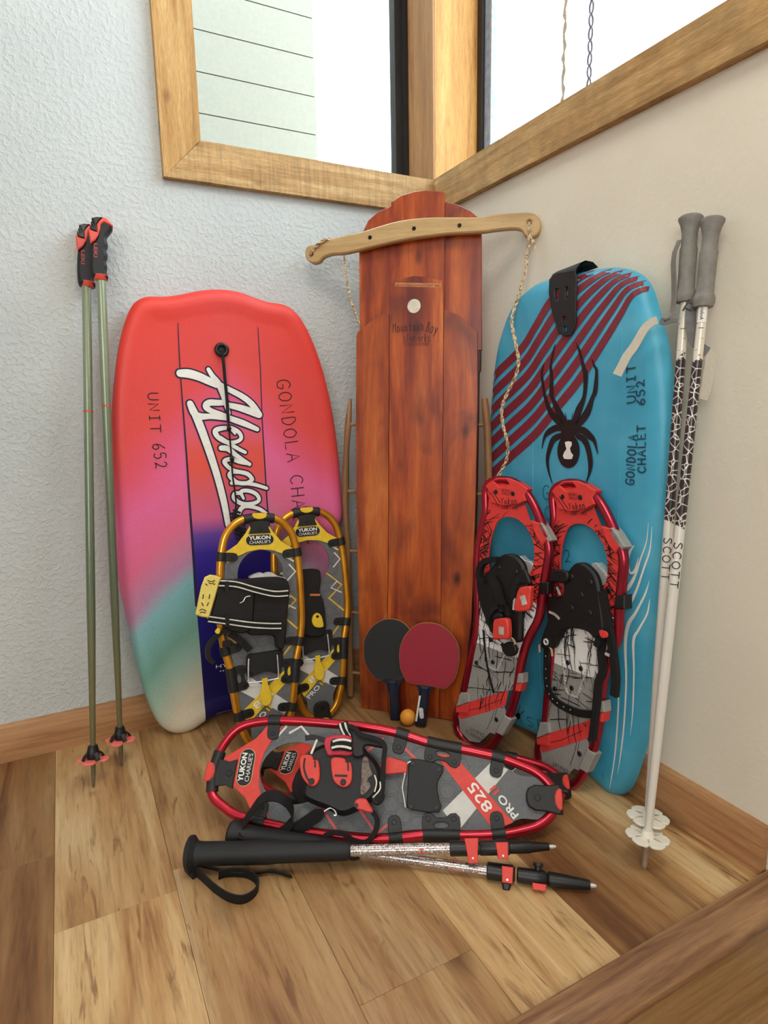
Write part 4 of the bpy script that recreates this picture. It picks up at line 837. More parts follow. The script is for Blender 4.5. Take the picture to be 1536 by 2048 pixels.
HO=catmull([SK.uv(*q) for q in f5([(1075,410),(1160,435),(1240,520),(1290,640),(1300,780),(1270,900),(1180,990),(1060,1000),(970,940),(935,800),(940,640),(965,520),(1000,440)])],3,True)
SLT=[SK.uv(*q,.003) for q in f5([(940,118),(985,100),(1040,100),(1062,130),(1030,150),(985,160)])]
HOL=[SK.uv(*q,.004) for q in f5([(962,205),(1098,210),(1292,540),(1302,930)])+f6([(985,250),(1085,295),(1015,445),(885,450),(830,810),(1075,950)])]
def grey_shoe(label,P,seed):
    r=root('snowshoe',label,'snowshoe',P,'red and grey snowshoes');rnd=random.Random(seed)
    lp=smooth(resample(catmull(TU,4,True),.006),2);part('frame',MB().tube([P.at(a_,b_,0) for a_,b_ in lp],.0098,12,closed=True),m_darkredtube,r)
    dkp=[np.array(q) for q in DK];part('deck',MB().prism(P,dkp,.0015,.0045,holes=[HO],bev=0),m_two,r)
    ok=lambda a_,b_:inpoly((a_,b_),DK) and not inpoly((a_,b_),HO)
    toe=[SK.uv(*q,.01) for q in f5([(855,165),(880,130),(940,86),(1010,82),(1055,84),(1120,110),(1195,160),(1172,210),(1188,262),(1120,300),(1000,320),(905,300),(895,215)])]
    part('toe_wrap',MB().prism(P,toe,-.0105,.0108,holes=[SLT],bev=.002),m_rf,r)
    # tabs folded round the tube
    for pxs,mm in ((f5([(1300,455),(1330,440),(1370,490),(1430,590),(1400,610),(1340,540)]),m_gr),(f5([(1240,430),(1335,450),(1400,560),(1350,640),(1290,560)]),m_rf),
        (f6([(1225,545),(1262,545),(1268,630),(1215,635)]),m_gr),(f6([(1212,640),(1262,632),(1250,706),(1210,700)]),m_rf),(f6([(1135,905),(1198,955),(1130,1095),(1070,1060)]),m_gr),
        (f6([(775,705),(840,710),(850,790),(745,830)]),m_gr),(f6([(745,835),(850,795),(840,890),(750,880)]),m_rf),(f5([(1350,960),(1425,960),(1425,1070),(1350,1070)]),m_plas)):
        part('folded_tab',MB().prism(P,[SK.uv(*q,.008) for q in pxs],-.011,.0112,bev=.002),mm,r)
    red=[SK.uv(*q,.0045) for q in f6([(752,880),(752,826),(850,790),(1158,690),(1140,828),(1000,878),(790,940)])]
    part('red_stripe',MB().face(P,red,.0052),m_rf,r,flat=True)
    mb=MB()
    mb.stroke(P,[SK.uv(*q) for q in f6([(790,875),(950,840),(1110,770)])],.0010,.0058);part('stripe_line',mb,m_ink,r,flat=True)
    part('model_lettering',typ(MB(),P,'825',SK.uv(*f6([(1080,815)])[0],.005),SK.uv(*f6([(985,845)])[0],.005),-.009,.0058),M('faint_red_print',(196,72,66),.6),r,flat=True)
    # wavering black lines printed on the deck
    mb=MB()
    i=0
    while i<430:
        i+=1;z=rnd.random()
        if i<300:s0=.085+.19*z;t0=rnd.choice([-1,1])*rnd.uniform(.045,.10) if rnd.random()<.8 else rnd.uniform(-.05,.05);an=rnd.choice([rnd.uniform(-.3,.3),rnd.uniform(.7,1.3),rnd.uniform(1.8,2.4)])
        else:s0=.27+.24*z*z;t0=rnd.uniform(-.09,.09);an=rnd.choice([rnd.uniform(-.35,.35),rnd.uniform(-.25,.25),rnd.uniform(1.1,2.0)])
        L=rnd.uniform(.02,.065);p0=np.array([s0,t0]);d=np.array([math.cos(an),math.sin(an)]);q=[p0+d*L*k/7+np.array([0,.0015*math.sin(k)]) for k in range(8)]
        w_=rnd.uniform(.0008,.0024);mb.stroke(P,q,[w_*.5]+[w_]*6+[w_*.3],.0051+i*4e-6,ok=ok)
    for sd in (-1,1):
        for k in range(5):
            mb.stroke(P,[(.085+.012*k,-.0*sd),(.10+.006*k,.03*sd),(.12+.016*k,.075*sd)],.002,.0056,ok=ok)
    part('line_print',mb,m_black,r,flat=True,kind='stuff')
    mb=MB()
    for L in ([(385,330),(480,420)],):pass
    for k,L in enumerate(([(915,200),(985,300)],[(900,215),(975,330)],[(1180,275),(1110,310)],[(1178,290),(1090,330)])):mb.stroke(P,[SK.uv(*q,.011) for q in f5(L)],.0016,.0113,cap=False)
    ink(mb,P,'Yukon',SK.uv(*f5([(985,305)])[0],.011),SK.uv(*f5([(1120,295)])[0],.011),.013,.0016,.0114);ink(mb,P,'Charlies',SK.uv(*f5([(1000,345)])[0],.005),SK.uv(*f5([(1130,345)])[0],.005),.012,.0012,.006)
    ink(mb,P,'GONDOLA',SK.uv(*f5([(985,195)])[0],.011),SK.uv(*f5([(1068,200)])[0],.011),.005,.0007,.0113);ink(mb,P,'CHALET',SK.uv(*f5([(990,225)])[0],.011),SK.uv(*f5([(1066,228)])[0],.011),.006,.0008,.0113)
    ink(mb,P,'Gondola',SK.uv(*f6([(975,1120)])[0],.005),SK.uv(*f6([(835,1030)])[0],.005),.010,.001,.0056);ink(mb,P,'Chalet',SK.uv(*f6([(985,1075)])[0],.005),SK.uv(*f6([(865,1010)])[0],.005),.009,.001,.0056)
    mb.stroke(P,[SK.uv(*q) for q in f6([(1065,865),(1050,930),(1015,1030)])],.001,.0056);mb.stroke(P,[SK.uv(*q) for q in f6([(1085,855),(1070,930)])],.001,.0056)
    part('marker_writing',mb,m_ink,r,flat=True,kind='stuff')
    for u,v in HOL[:2]:part('rivet',MB().disc(P,u,v,.0052,.0095,.0125,12,bev=.0008),m_plas,r)
    for u,v in HOL[2:]:part('rivet',MB().disc(P,u,v,.0052,.004,.0072,12,bev=.0008),m_plas,r)
    # crampon plate under the heel showing as a toothed steel edge
    for L in ([(935,150),(950,300),(965,440),(975,480)],[(975,480),(1010,500),(1045,520)],[(1050,520),(1085,420),(1120,330),(1148,260)]):
        q=resample(pu(SK,f6(L),.006),.0035,False);q=[np.array(p)+np.array([0,.0012*(-1)**i]) for i,p in enumerate(q)]
        part('crampon_edge',ribbon(MB(),P,q,.0026,.0045,.0075),m_steel,r)
    return r
rK=grey_shoe('right one of the two red and grey snowshoes, nearer the white ski poles',SK,3)
P=SK
pt('crampon_tip',P,f5([(1160,730),(1200,715),(1225,745),(1250,770),(1280,800),(1280,860),(1240,890),(1200,860)]),-.02,.0,m_steel,rK,.0005,sm=0)
base=pt('binding',P,f5([(985,765),(1040,715),(1100,718),(1165,775),(1205,850),(1230,1000),(1250,1180),(1235,1270),(1180,1300),(1120,1240),(1000,1215),(940,1240),(900,1300),(865,1370),(780,1375),(765,1310),(835,1100),(820,980),(930,970),(945,850)]),.006,.022,m_binds,rK,.004)
for q in ((1010,820),(1155,865),(1010,1060),(1150,1100),(1085,960)):part('rivet',MB().disc(P,*P.uv(*f5([q])[0],.022),.0062,.0205,.0245,12,bev=.0015),m_plas,base)
pt('toe_strap',P,f5([(845,775),(900,765),(975,785),(960,870),(880,860),(840,860)]),.02,.03,m_binds,base,.003)
part('eyelet',MB().tube([P.at(P.uv(*f5([(815,1320)])[0],.023)[0]+.0055*math.cos(x),P.uv(*f5([(815,1320)])[0],.023)[1]+.0055*math.sin(x),.0235) for x in np.linspace(0,6.283,14,endpoint=False)],.002,6,closed=True),M('white_eyelet',(225,225,220),.4),base)
for L in ([(835,1090),(880,1110),(915,1145)],[(895,900),(920,960)]):st('metal_buckle',P,f5(L),.005,.0215,.0235,m_steel,base)
k=st('perforated_strap',P,f6([(815,130),(812,250),(812,380),(830,480),(880,550),(960,600),(1060,640),(1160,650)]),.0145,.012,.018,m_binds,base)
mb=MB()
for q in f6([(812,200),(813,300),(815,370),(822,430),(838,490),(865,530),(900,560),(950,590),(1000,612)]):part('strap_hole',MB().disc(P,*P.uv(*q,.018),.0016,.0175,.0184,8),m_steel,k)
part('wire_hook',MB().tube(catmull([P.w(*q,.02) for q in f6([(765,170),(765,120),(790,112),(850,140),(862,200)])],4),.0022,6),M('tan_hook',(190,160,130),.5),base)
st('rear_strap',P,f5([(1230,930),(1260,1080),(1290,1250),(1320,1440),(1335,1600),(1325,1740)]),.014,.012,.022,m_web,base)
st('rear_strap',P,f5([(1240,1240),(1225,1400),(1235,1550)])+f6([(1205,400),(1190,560),(1175,700),(1160,850)]),.0125,.014,.024,m_web,base)
st('strap_keeper',P,f5([(1195,1360),(1215,1300)]),.014,.022,.03,m_plas,base);pt('buckle_red',P,f5([(1220,1230),(1275,1245),(1280,1285),(1235,1285)]),.024,.028,m_rf,base,.001,sm=0)
st('steel_keeper',P,f5([(1265,1410),(1295,1425)]),.005,.024,.027,m_steel,base)
rL=grey_shoe('left one of the two red and grey snowshoes, beside the wooden sled',SL,5)
P=SL
pt('crampon_tip',P,f5([(610,660),(640,690),(700,710),(720,760),(690,830),(660,860),(630,760)]),-.02,.0,m_steel,rL,.0005,sm=0)
base=pt('binding',P,f5([(430,700),(460,660),(510,645),(565,655),(620,705),(645,770),(640,900),(620,1050),(615,1250),(600,1330),(500,1290),(400,1270),(350,1180),(290,1000),(270,850),(330,810)]),.006,.024,m_binds,rL,.005)
for q in ((452,750),(585,785)):part('rivet',MB().disc(P,*P.uv(*f5([q])[0],.024),.0055,.022,.0268,12,bev=.0015),m_plas,base)
pt('side_wing',P,f5([(540,880),(560,830),(640,760),(670,810),(690,880),(600,900),(560,1010),(525,980)]),.024,.034,m_binds,base,.003)
st('toe_strap',P,f5([(430,690),(350,695),(300,740),(290,830),(330,860)]),.0125,.02,.034,m_web,base);st('cross_strap',P,f5([(385,830),(430,900),(455,1000),(485,1085)]),.020,.028,.034,m_web,base)
st('side_strap',P,f5([(360,1180),(370,1120),(430,1050),(500,1060),(520,1120)]),.010,.026,.034,m_web,base)
for o_,n_c in (([(590,930),(620,900),(690,895),(690,940),(680,1060),(650,1085),(565,1080),(575,1000)],[(630,965),(650,1035)]),([(405,1165),(430,1145),(495,1140),(518,1170),(520,1290),(480,1300),(405,1300),(400,1250)],[(470,1205),(470,1265)])):
    k=pt('buckle',P,f5(o_),.030,.046,m_redp,base,.003,sm=0);st('buckle_window',P,f5(n_c),.0135,.045,.0468,m_steel,k);pt('buckle_cap',P,f5([(o_[0][0]-5,o_[0][1]-10),(o_[1][0]-20,o_[1][1]-40),(o_[1][0]+30,o_[1][1]-45),(o_[2][0]-20,o_[2][1]-5)]),.024,.034,m_binds,base,.002)
    st('ladder_edge',P,f5([(n_c[0][0]-60,n_c[0][1]+20),(n_c[0][0]-68,n_c[0][1]+110)]),.005,.026,.032,m_steel,base) if n_c[0][0]>500 else None
pt('rubber_tab',P,f5([(470,1350),(520,1320),(565,1340),(585,1390),(560,1430),(510,1430),(480,1400)]),.020,.03,m_binds,base,.002)
part('wire_hook',MB().tube(catmull([P.w(*q,.03) for q in f5([(515,1305),(545,1290),(570,1310),(575,1340)])],4),.0022,6),M('tan_hook',(190,160,130),.5),base)
st('cord_end',P,f5([(330,1230),(345,1400)])+f6([(370,330),(410,485)]),.0035,.007,.010,m_web,base)
# ------------------------------------------------------------------ ski and trekking poles
def axis_frame(p0,p1):
    """plane along a pole: V runs up the axis, N looks roughly to the room"""
    p0=np.array(p0,float);p1=np.array(p1,float);v=norm(p1-p0);back=norm(CP-(p0+p1)/2);u=norm(np.cross(v,back));return PL(p0,u,v)
def cyltext(P,text,v0,v1,h,r,c=0,bold=0,flip=1):
    """lettering wrapped on a shaft of radius r, running along V from v0 to v1"""
    V,F=font2d(text);x0,x1=V[:,0].min(),V[:,0].max();mb=MB()
    for k,(ox,oy) in enumerate([(0,0)] if not bold else [(bold,0),(-bold,0),(0,bold),(0,-bold)]):
        q=[]
        for x,y in V:
            v=v0+(x-x0)/(x1-x0)*(v1-v0)+ox;a=c+flip*(y/.69-.5)*h+oy;a=max(-r*.97,min(r*.97,a));q.append(P.at(a,v,math.sqrt(r*r-a*a)+.0003+k*2e-5))
        mb.add(q,F)
    return mb
STK['O2']=STK['O']
def cylink(P,text,v0,v1,h,r,w=.0015):
    mb=MB();cw=(v1-v0)/len(text)
    for i,ch in enumerate(text):
        for st_ in STK[ch]:
            q=resample(catmull(st_,4) if ch in 'SCO' else st_,.08,False)
            rows=[]
            for k,(x,y) in enumerate(q):
                d=norm(q[min(k+1,len(q)-1)]-q[max(k-1,0)]);d=np.array([d[1]*h,d[0]*cw]);d=norm(d);n_=np.array([-d[1],d[0]])*w/2
                c_=np.array([(y-.5)*h,v0+(i+.1+.8*x)*cw]);row=[]
                for s_ in (1,-1):
                    a,b=c_+n_*s_;a=max(-r*.96,min(r*.96,a));row.append(P.at(a,b,math.sqrt(r*r-a*a)+.0003))
                rows.append(row)
            mb.grid(rows)
    return mb
W1=PL((0,-.045,0),(1,0,0),(0,0,1))
# ---- green pair
t=NT('sage_green_shaft',.32,.25,coat=.4);v=t.co((1,1,1));sx=t.n('ShaderNodeSeparateXYZ');t.l(v,sx.inputs[0])
t.base(t.ramp(mth(t,'ADD',sx.outputs[1],mth(t,'MULTIPLY',t.noise(v,14,4),.12)),[(.05,(104,98,66)),(.25,(118,112,76)),(.5,(96,108,84)),(.8,(112,124,98)),(1.1,(138,148,120))]));m_sage=t.m
m_grip=M('soft_grip_rubber',(22,23,25),.6,vs=300);m_coral=M('coral_plastic',(226,84,70),.45,var=.05);m_pink=M('coral_petal',(244,120,106),.5,var=.04);m_rl=M('red_lettering',(176,66,56),.6)
gg=crop(140,420,12.05)
G_BODY=[(560,210),(640,182),(780,190),(860,205),(1030,380),(1005,470),(900,600),(880,690),(917,830),(868,950),(912,1100),(864,1210),(905,1360),(874,1460),(925,1600),(895,1655),(700,1630),(560,1610),(512,1560),(482,1400),(478,1100),(500,800),(600,690),(640,540),(640,380)]
G_RED=[(470,420),(505,480),(600,515),(650,530),(640,350),(700,260),(790,180),(880,205),(1035,370),(1015,402),(820,300),(745,340),(722,480),(690,590),(620,715),(500,802),(470,640),(445,480)]
G_TOP=[(518,210),(640,175),(780,186),(700,265),(645,350),(650,525),(560,505),(505,470),(470,340),(505,400),(545,405),(500,290),(560,300),(600,385),(575,290),(555,245)]
def green_pole(label,tip,top,Y,dx,dy,basket,bandy):
    p0=FLOOR.w(*tip);W=PL((0,Y,0),(1,0,0),(0,0,1));p1=W.w(*top);P=axis_frame(p0,p1);r=root('ski_pole',label,'ski pole',P,'green ski poles')
    L=float(np.linalg.norm(p1-p0));q=[P.at(0,L*k/40,0) for k in range(41)]
    part('shaft',MB().tube(q[1:],[.0045+.0042*min(1,k/14)+.0008*k/40 for k in range(1,41)],14),m_sage,r)
    part('tip',MB().lathe(P.at(0,0,0),P.at(0,.03,0),[(0,.0016),(.15,.0028),(.8,.0045),(1,.005)],12),M('worn_tip',(120,110,92),.5,.4),r)
    s=lambda l:[P.uv(140+(x+dx)/12.05,420+(y+dy)/12.05,.012) for x,y in l]
    g_=part('grip',MB().prism(P,smooth(resample(catmull(s(G_BODY),3,True),.003),1),-.016,.0125,bev=.006),m_grip,r)
    part('grip_collar',MB().prism(P,s(G_RED),-.0175,.0150,bev=.002),m_coral,g_);part('release_head',MB().prism(P,s(G_TOP),-.012,.0165,bev=.0015),m_plas,g_)
    a,b=P.uv(*gg([(735+dx,1650+dy)])[0]);part('grip_ring',MB().lathe(P.at(a,b-.005,0),P.at(a,b+.006,0),[(0,.0105),(.3,.0135),(1,.0160)],18),m_coral,g_)
    u0=P.uv(*gg([(580+dx,800+dy)])[0],.0125);u1=P.uv(*gg([(575+dx,1125+dy)])[0],.0125)
    mb=MB();typ(mb,P,'LEKI',u0,u1,.0065,.0129,bold=.0003);part('grip_lettering',mb,m_rl,g_,flat=True)
    vb=P.uv(*basket)[1]
    hub=part('basket',MB().lathe(P.at(0,vb-.012,0),P.at(0,vb+.016,0),[(0,.011),(.3,.014),(.6,.012),(.8,.0105),(1,.0095)],16),m_plas,r)
    for k in range(4):
        a=math.radians(90*k+20);c_,s_=math.cos(a),math.sin(a);H=PL(P.at(0,vb-.012,0),P.U*c_+P.N*s_,np.cross(P.V,P.U*c_+P.N*s_))
        part('basket_petal',MB().prism(H,catmull([(.006,-.008),(.017,-.012),(.028,-.011),(.033,0),(.028,.011),(.017,.013),(.006,.008)],3,True),-.0045,.0,bev=.001),m_pink,hub)
        a2=a+math.radians(45);c_,s_=math.cos(a2),math.sin(a2);E=P.U*c_+P.N*s_
        part('basket_arm',MB().band([P.at(0,vb+.004,0)+E*.008,P.at(0,vb-.004,0)+E*.018,P.at(0,vb-.012,0)+E*.022],np.cross(P.V,E),.009,.003),m_plas,hub)
    vb2=P.uv(*bandy)[1];part('shaft_band',MB().lathe(P.at(0,vb2-.002,0),P.at(0,vb2+.002,0),[(0,.0099),(1,.0099)],16),M('red_band',(196,86,66),.5),r)
green_pole('left one of the two sage green ski poles leaning on the left wall',(187,1575),(173,570),-.030,-305,168,(189,1505),(173,823))
green_pole('right one of the two sage green ski poles, nearer the pink bodyboard',(243,1532),(202,556),-.066,0,0,(237,1468),(209,812))
# ---- white pair
def white_shaft(name,vtop):
    t=NT(name,.32,.1,coat=.4);v=t.co();sx=t.n('ShaderNodeSeparateXYZ');t.l(v,sx.inputs[0]);y=sx.outputs[1]
    nz=t.noise(v,60,5,.7,.8);vo=t.n('ShaderNodeTexVoronoi');vo.feature='DISTANCE_TO_EDGE';vo.inputs['Scale'].default_value=70;t.l(v,vo.inputs['Vector'])
    pat=t.mix(t.fr(vo.outputs['Distance'],.07,.03),(46,34,38),(214,206,196))
    chips=t.mix(t.fr(t.noise(t.co((60,9,60)),1.5,3,.6),.70,.74),(226,222,212),(110,90,76))
    jag=mth(t,'ADD',y,mth(t,'MULTIPLY',mth(t,'SUBTRACT',nz,.5),.10))
    m1=t.fr(jag,vtop[0]-.002,vtop[0]+.002);m2=t.fr(jag,vtop[1]-.002,vtop[1]+.002)
    c=t.mix(m1,chips,pat);c=t.mix(m2,c,t.mix(t.fr(t.noise(t.co((40,260,40)),1,2),.66,.68),(228,220,204),(96,84,74)));t.base(c);return t.m
m_gg=M('grey_grip_rubber',(128,124,117),.6,vs=80,var=.08);m_strapg=M('pale_grey_strap',(196,188,172),.85,var=.04,bump=.1,vs=300);m_strapd=M('slate_strap',(112,112,112),.85);m_bask=M('white_basket_plastic',(236,230,214),.45,var=.03);m_ferr=M('worn_ferrule',(176,160,140),.4,.5)
g3=crop(1200,400,4.095)
def white_pole(label,tip,top,X,ybands,tyx,basket):
    p0=FLOOR.w(*tip) if len(tip)==2 else np.array(tip);W=PL((X,0,0),(0,-1,0),(0,0,1));p1=W.w(*top);P=axis_frame(p0,p1);r=root('ski_pole',label,'ski pole',P,'white ski poles')
    L=float(np.linalg.norm(p1-p0));gl=.142;vs_=[P.uv(*q)[1] for q in ybands]
    n=50;part('shaft',MB().tube([P.at(0,.055+(L-gl-.05)*k/n,0) for k in range(n+1)],[.0062+.0024*min(1,k/16)-(.0012*max(0,(k-25)/25)) for k in range(n+1)],16),white_shaft('white_patterned_shaft',vs_),r)
    part('tip',MB().lathe(P.at(0,0,0),P.at(0,.062,0),[(0,.0022),(.06,.0044),(.12,.0052),(.9,.0058),(1,.0062)],14),m_ferr,r)
    part('grip',MB().lathe(P.at(0,L-gl,0),P.at(0,L,0),[(0,.0095),(.01,.0128),(.06,.0146),(.11,.0146),(.145,.0128),(.17,.0118),(.3,.0114),(.55,.0118),(.62,.0120),(.655,.0106),(.8,.0106),(.9,.0134),(.955,.0166),(.98,.0166),(1.0,.0140),(1.01,.008)],28,flat=1.15,side=P.U),m_gg,r)
    vb=P.uv(*basket)[1];hub=part('basket',MB().lathe(P.at(0,vb-.006,0),P.at(0,vb+.008,0),[(0,.011),(.5,.011),(1,.008)],16),m_bask,r)
    for k in range(6):
        a=math.radians(60*k+15);E=np.array([math.cos(a),math.sin(a),0]);E=norm(E-P.V*(E@P.V));H=PL(P.at(0,vb-.004,0),E,np.cross(P.V,E))
        part('basket_petal',MB().prism(H,catmull([(.006,-.006),(.018,-.0125),(.030,-.0135),(.0345,-.006),(.036,0),(.0345,.006),(.030,.0135),(.018,.0125),(.006,.006)],3,True),-.002,.002,bev=.0008),m_bask,hub)
    a,b=P.uv(*tyx[0])[1],P.uv(*tyx[1])[1];part('shaft_lettering',cylink(P,'SCOTT',a,b,.0125,.0088),m_ink,r,flat=True,kind='stuff')
    return r,P,L
rX,PX,LX=white_pole('left one of the two white ski poles, its pale strap over the turquoise board',(1291,1702),(1382,432),-.026,[(1343,1040),(1366,715)],[(1331,1072),(1322,1160)],(1296,1630))
rY,PY,LY=white_pole('right one of the two white ski poles, with a printed name label below its grip',(1288,1738),(1425,437),-.026,[(1370,1050),(1406,722)],[(1362,1082),(1352,1178)],(1292,1668))
q=[PY.uv(*g3([(860,990)])[0])[1],PY.uv(*g3([(868,835)])[0])[1]]
mb=MB();rad=.0079
mb.grid([[PY.at(a,v,math.sqrt(rad*rad-a*a)+.0002) for a in np.linspace(-.0068,.0062,9)] for v in (q[0]-.004,q[1]+.002)]);part('name_label',mb,m_white,rY,flat=True)
part('label_lettering',cyltext(PY,'Anderson',q[0],q[1]-.003,.0055,rad+.0006,c=-.0005),m_black,rY,flat=True)
WP=PL(PX.at(0,LX-.2,.012),PX.U,PX.V)
k=part('wrist_strap',ribbon(MB(),WP,resample(catmull([WP.uv(*q_) for q_ in g3([(470,985),(430,1000),(370,1050),(310,1150),(270,1215),(220,1280),(185,1350),(140,1435)])],5),.006,False),[.0135+.0001*i for i in range(200)][:len(resample(catmull([WP.uv(*q_) for q_ in g3([(470,985),(430,1000),(370,1050),(310,1150),(270,1215),(220,1280),(185,1350),(140,1435)])],5),.006,False))],0,.0022),m_strapg,rX)
part('strap_twist',ribbon(MB(),WP,catmull([WP.uv(*q_) for q_ in g3([(635,985),(590,985),(540,995),(490,990)])],4),[.006,.006,.0065,.007,.0078,.0085,.009,.0095,.0105,.0115,.0115,.0105,.009][:13],-.003,.0),m_strapd,rX)
part('side_strap',MB().band([WP.w(*q_,n_) for q_,n_ in zip(g3([(650,330),(610,430),(600,520),(605,650),(606,800),(598,900),(570,960),(520,985)]),[-.004,-.006,-.008,-.008,-.008,-.006,-.004,-.002])],norm(PX.N*.8+PX.U*.5),.012,.002),m_gg,rX)
WQ=PL(PY.at(0,LY-.2,-.010),PY.U,PY.V)
k=part('wrist_strap',ribbon(MB(),WQ,resample(catmull([WQ.uv(*q_) for q_ in g3([(760,830),(745,930),(745,1050),(775,1150),(830,1215),(880,1245)])],5),.006,False),.016,-.002,0),m_strapd,rY)
part('strap_lettering',typ(MB(),WQ,'TT',WQ.uv(*g3([(735,930)])[0]),WQ.uv(*g3([(790,835)])[0]),.013,.0006,bold=.0005),m_ink,rY,flat=True)
part('strap_end',ribbon(MB(),WQ,resample(catmull([WQ.uv(*q_) for q_ in g3([(850,1250),(895,1262),(905,1330),(890,1420),(870,1540),(835,1630)])],5),.006,False),.016,-.0045,-.0025),m_strapg,rY)
# ---- trekking poles
t=NT('patterned_trekking_shaft',.25,.55);v=t.co((1,1,1));sx=t.n('ShaderNodeSeparateXYZ');t.l(v,sx.inputs[0])
vo=t.n('ShaderNodeTexVoronoi');vo.feature='DISTANCE_TO_EDGE';vo.inputs['Scale'].default_value=190;t.l(v,vo.inputs['Vector'])
t.base(t.mix(t.fr(vo.outputs['Distance'],.07,.03),(196,186,180),(96,72,68)));m_tsh=t.m
def wrapq(P,pts,r,n=.0004):
    return MB().add([P.at(a,b,math.sqrt(max(r*r-a*a,0))+n) for a,b in pts],[tuple(range(len(pts)))])
def trek(label,a,b,za,zb,stations):
    p0=PL((0,0,za),(1,0,0),(0,1,0)).w(*a);p1=PL((0,0,zb),(1,0,0),(0,1,0)).w(*b);P=axis_frame(p0,p1);r=root('trekking_pole',label,'trekking pole',P,'trekking poles on the floor');L=float(np.linalg.norm(p1-p0))
    f=lambda x:(x-a[0])/(b[0]-a[0])*L*1.0
    V=lambda x:P.uv(x,a[1]+(b[1]-a[1])*(x-a[0])/(b[0]-a[0]))[1]
    return r,P,L,V
r1,P,L,V=trek('nearer trekking pole, its thick black grip and strap loop frontmost on the floor',(374,1708),(1112,1693),.033,.052,None)
c=lambda x0,x1,prof,seg=22:MB().lathe(P.at(0,V(x0),0),P.at(0,V(x1),0),prof,seg)
g_=part('grip',c(374,702,[(0,.012),(.004,.024),(.015,.0295),(.035,.0300),(.05,.025),(.065,.0205),(.1,.0195),(.3,.0190),(.5,.0195),(.56,.0175),(.75,.0168),(.97,.0155),(1,.012)]),m_grip,r1)
part('shaft',c(698,905,[(0,.0092),(1,.0092)]),m_tsh,r1)
R_=.0093
mb=MB();part('shaft_lettering',cyltext(P,"YUKON CHARLIE'S",V(722),V(822),.0075,R_,c=.0058,flip=1) if P.U@np.array([0,0,1])>0 else cyltext(P,"YUKON CHARLIE'S",V(722),V(822),.0075,R_,c=-.0055,flip=-1),m_white,r1,flat=True)
sg=1 if P.U[2]>0 else -1
part('shaft_lettering',cyltext(P,"PRO",V(836),V(860),.0075,R_,c=.0058*sg,flip=sg),m_white,r1,flat=True)
def shaftmark(P,V,R_,pts,m,par,name='shaft_print'):return part(name,wrapq(P,[(a*sg,V(x)) for a,x in pts],R_),m,par,flat=True)
def vee(x,w=8,h=.005):return [[(h,x-w),(h,x-w+2),(-h+.001,x+1),(-h-.0008,x-1)],[(-h-.0008,x-1),(-h+.001,x+1),(h,x+w),(h,x+w-2)]]
for q in vee(722,12)+vee(864,12):shaftmark(P,V,R_,q,m_white,r1)
shaftmark(P,V,R_,[(.006,797),(.006,803),(-.005,814),(-.006,808)],m_white,r1);shaftmark(P,V,R_,[(-.006,828),(.001,840),(.001,846),(-.006,854)],m_redp,r1);shaftmark(P,V,R_,[(.005,882),(.0052,884),(-.004,885),(-.0042,883)],m_white,r1)
k=part('shaft_joint',c(899,942,[(0,.0095),(.03,.0122),(.95,.0122),(1,.0105)]),m_plas,r1);part('shaft_joint',c(942,958,[(0,.0105),(1,.0105)]),m_plas,r1);k2=part('shaft_joint',c(958,1020,[(0,.0100),(.05,.0118),(.95,.0118),(1,.009)]),m_plas,r1)
part('tip_sleeve',c(1018,1098,[(0,.0098),(.5,.0098),(.55,.0086),(.95,.0062),(1,.0055)]),m_plas,r1);part('metal_tip',c(1097,1112,[(0,.0032),(.6,.0032),(1,.0018)]),m_steel,r1)
def lever(P,V,x0,x1,a0,a1,r,par,w=0):
    k=part('clamp_lever',MB().prism(P,[(a0*sg,V(x0)),(a0*sg,V(x1)),((a0*.3+a1*.7)*sg,V(x1-w)),(a1*sg,V(x1-w)),(a1*sg,V(x0+w)),((a0*.3+a1*.7)*sg,V(x0+w))],r,r+.004,bev=.001),m_redp,par)
    part('clamp_pin',MB().disc(P,(a1*.8+a0*.2)*sg,V((x0+x1)/2),.0018,r+.0035,r+.006,8),m_steel,k);return k
lever(P,V,929,957,.015,-.022,.0105,k,4);lever(P,V,990,1015,.008,-.017,.0118,k2,2)
part('clamp_block',c(993,1013,[(0,.0138),(1,.0138)]),m_plas,k2)
sb=[FLOOR.w(x,y)+np.array([0,0,z]) for x,y,z in [(386,1748,.012),(405,1765,.011),(430,1788,.011),(458,1806,.011),(485,1811,.011),(507,1800,.011),(517,1782,.011),(508,1766,.011),(485,1757,.011),(455,1757,.011),(438,1762,.011)]]
part('wrist_strap',MB().band(catmull(sb,5),np.array([.0,-.35,1]),.023,.0022),m_web,r1)
sb=[FLOOR.w(x,y)+np.array([0,0,z]) for x,y,z in [(390,1742,.014),(430,1748,.010),(470,1755,.008),(510,1754,.008),(545,1750,.007),(583,1759,.006)]]
part('strap_tail',MB().band(catmull(sb,5),np.array([0,-.8,.9]),.016,.002),m_web,r1)
part('strap_anchor',MB().band([FLOOR.w(378,1742)+np.array([0,0,.012]),FLOOR.w(392,1756)+np.array([0,0,.012])],np.array([0,0,1]),.024,.012),m_grip,r1)
r2,P,L,V=trek('trekking pole crossing under the other, its metal tip furthest to the right',(461,1668),(1192,1772),.022,.013,None)
sg=1 if P.U[2]>0 else -1
c=lambda x0,x1,prof,seg=22:MB().lathe(P.at(0,V(x0),0),P.at(0,V(x1),0),prof,seg)
part('grip',c(459,720,[(0,.012),(.006,.022),(.03,.0265),(.06,.025),(.09,.0205),(.3,.0185),(.6,.0175),(.97,.0140),(1,.011)]),m_grip,r2)
part('shaft',c(716,980,[(0,.0088),(1,.0082)]),m_tsh,r2);R_=.0086
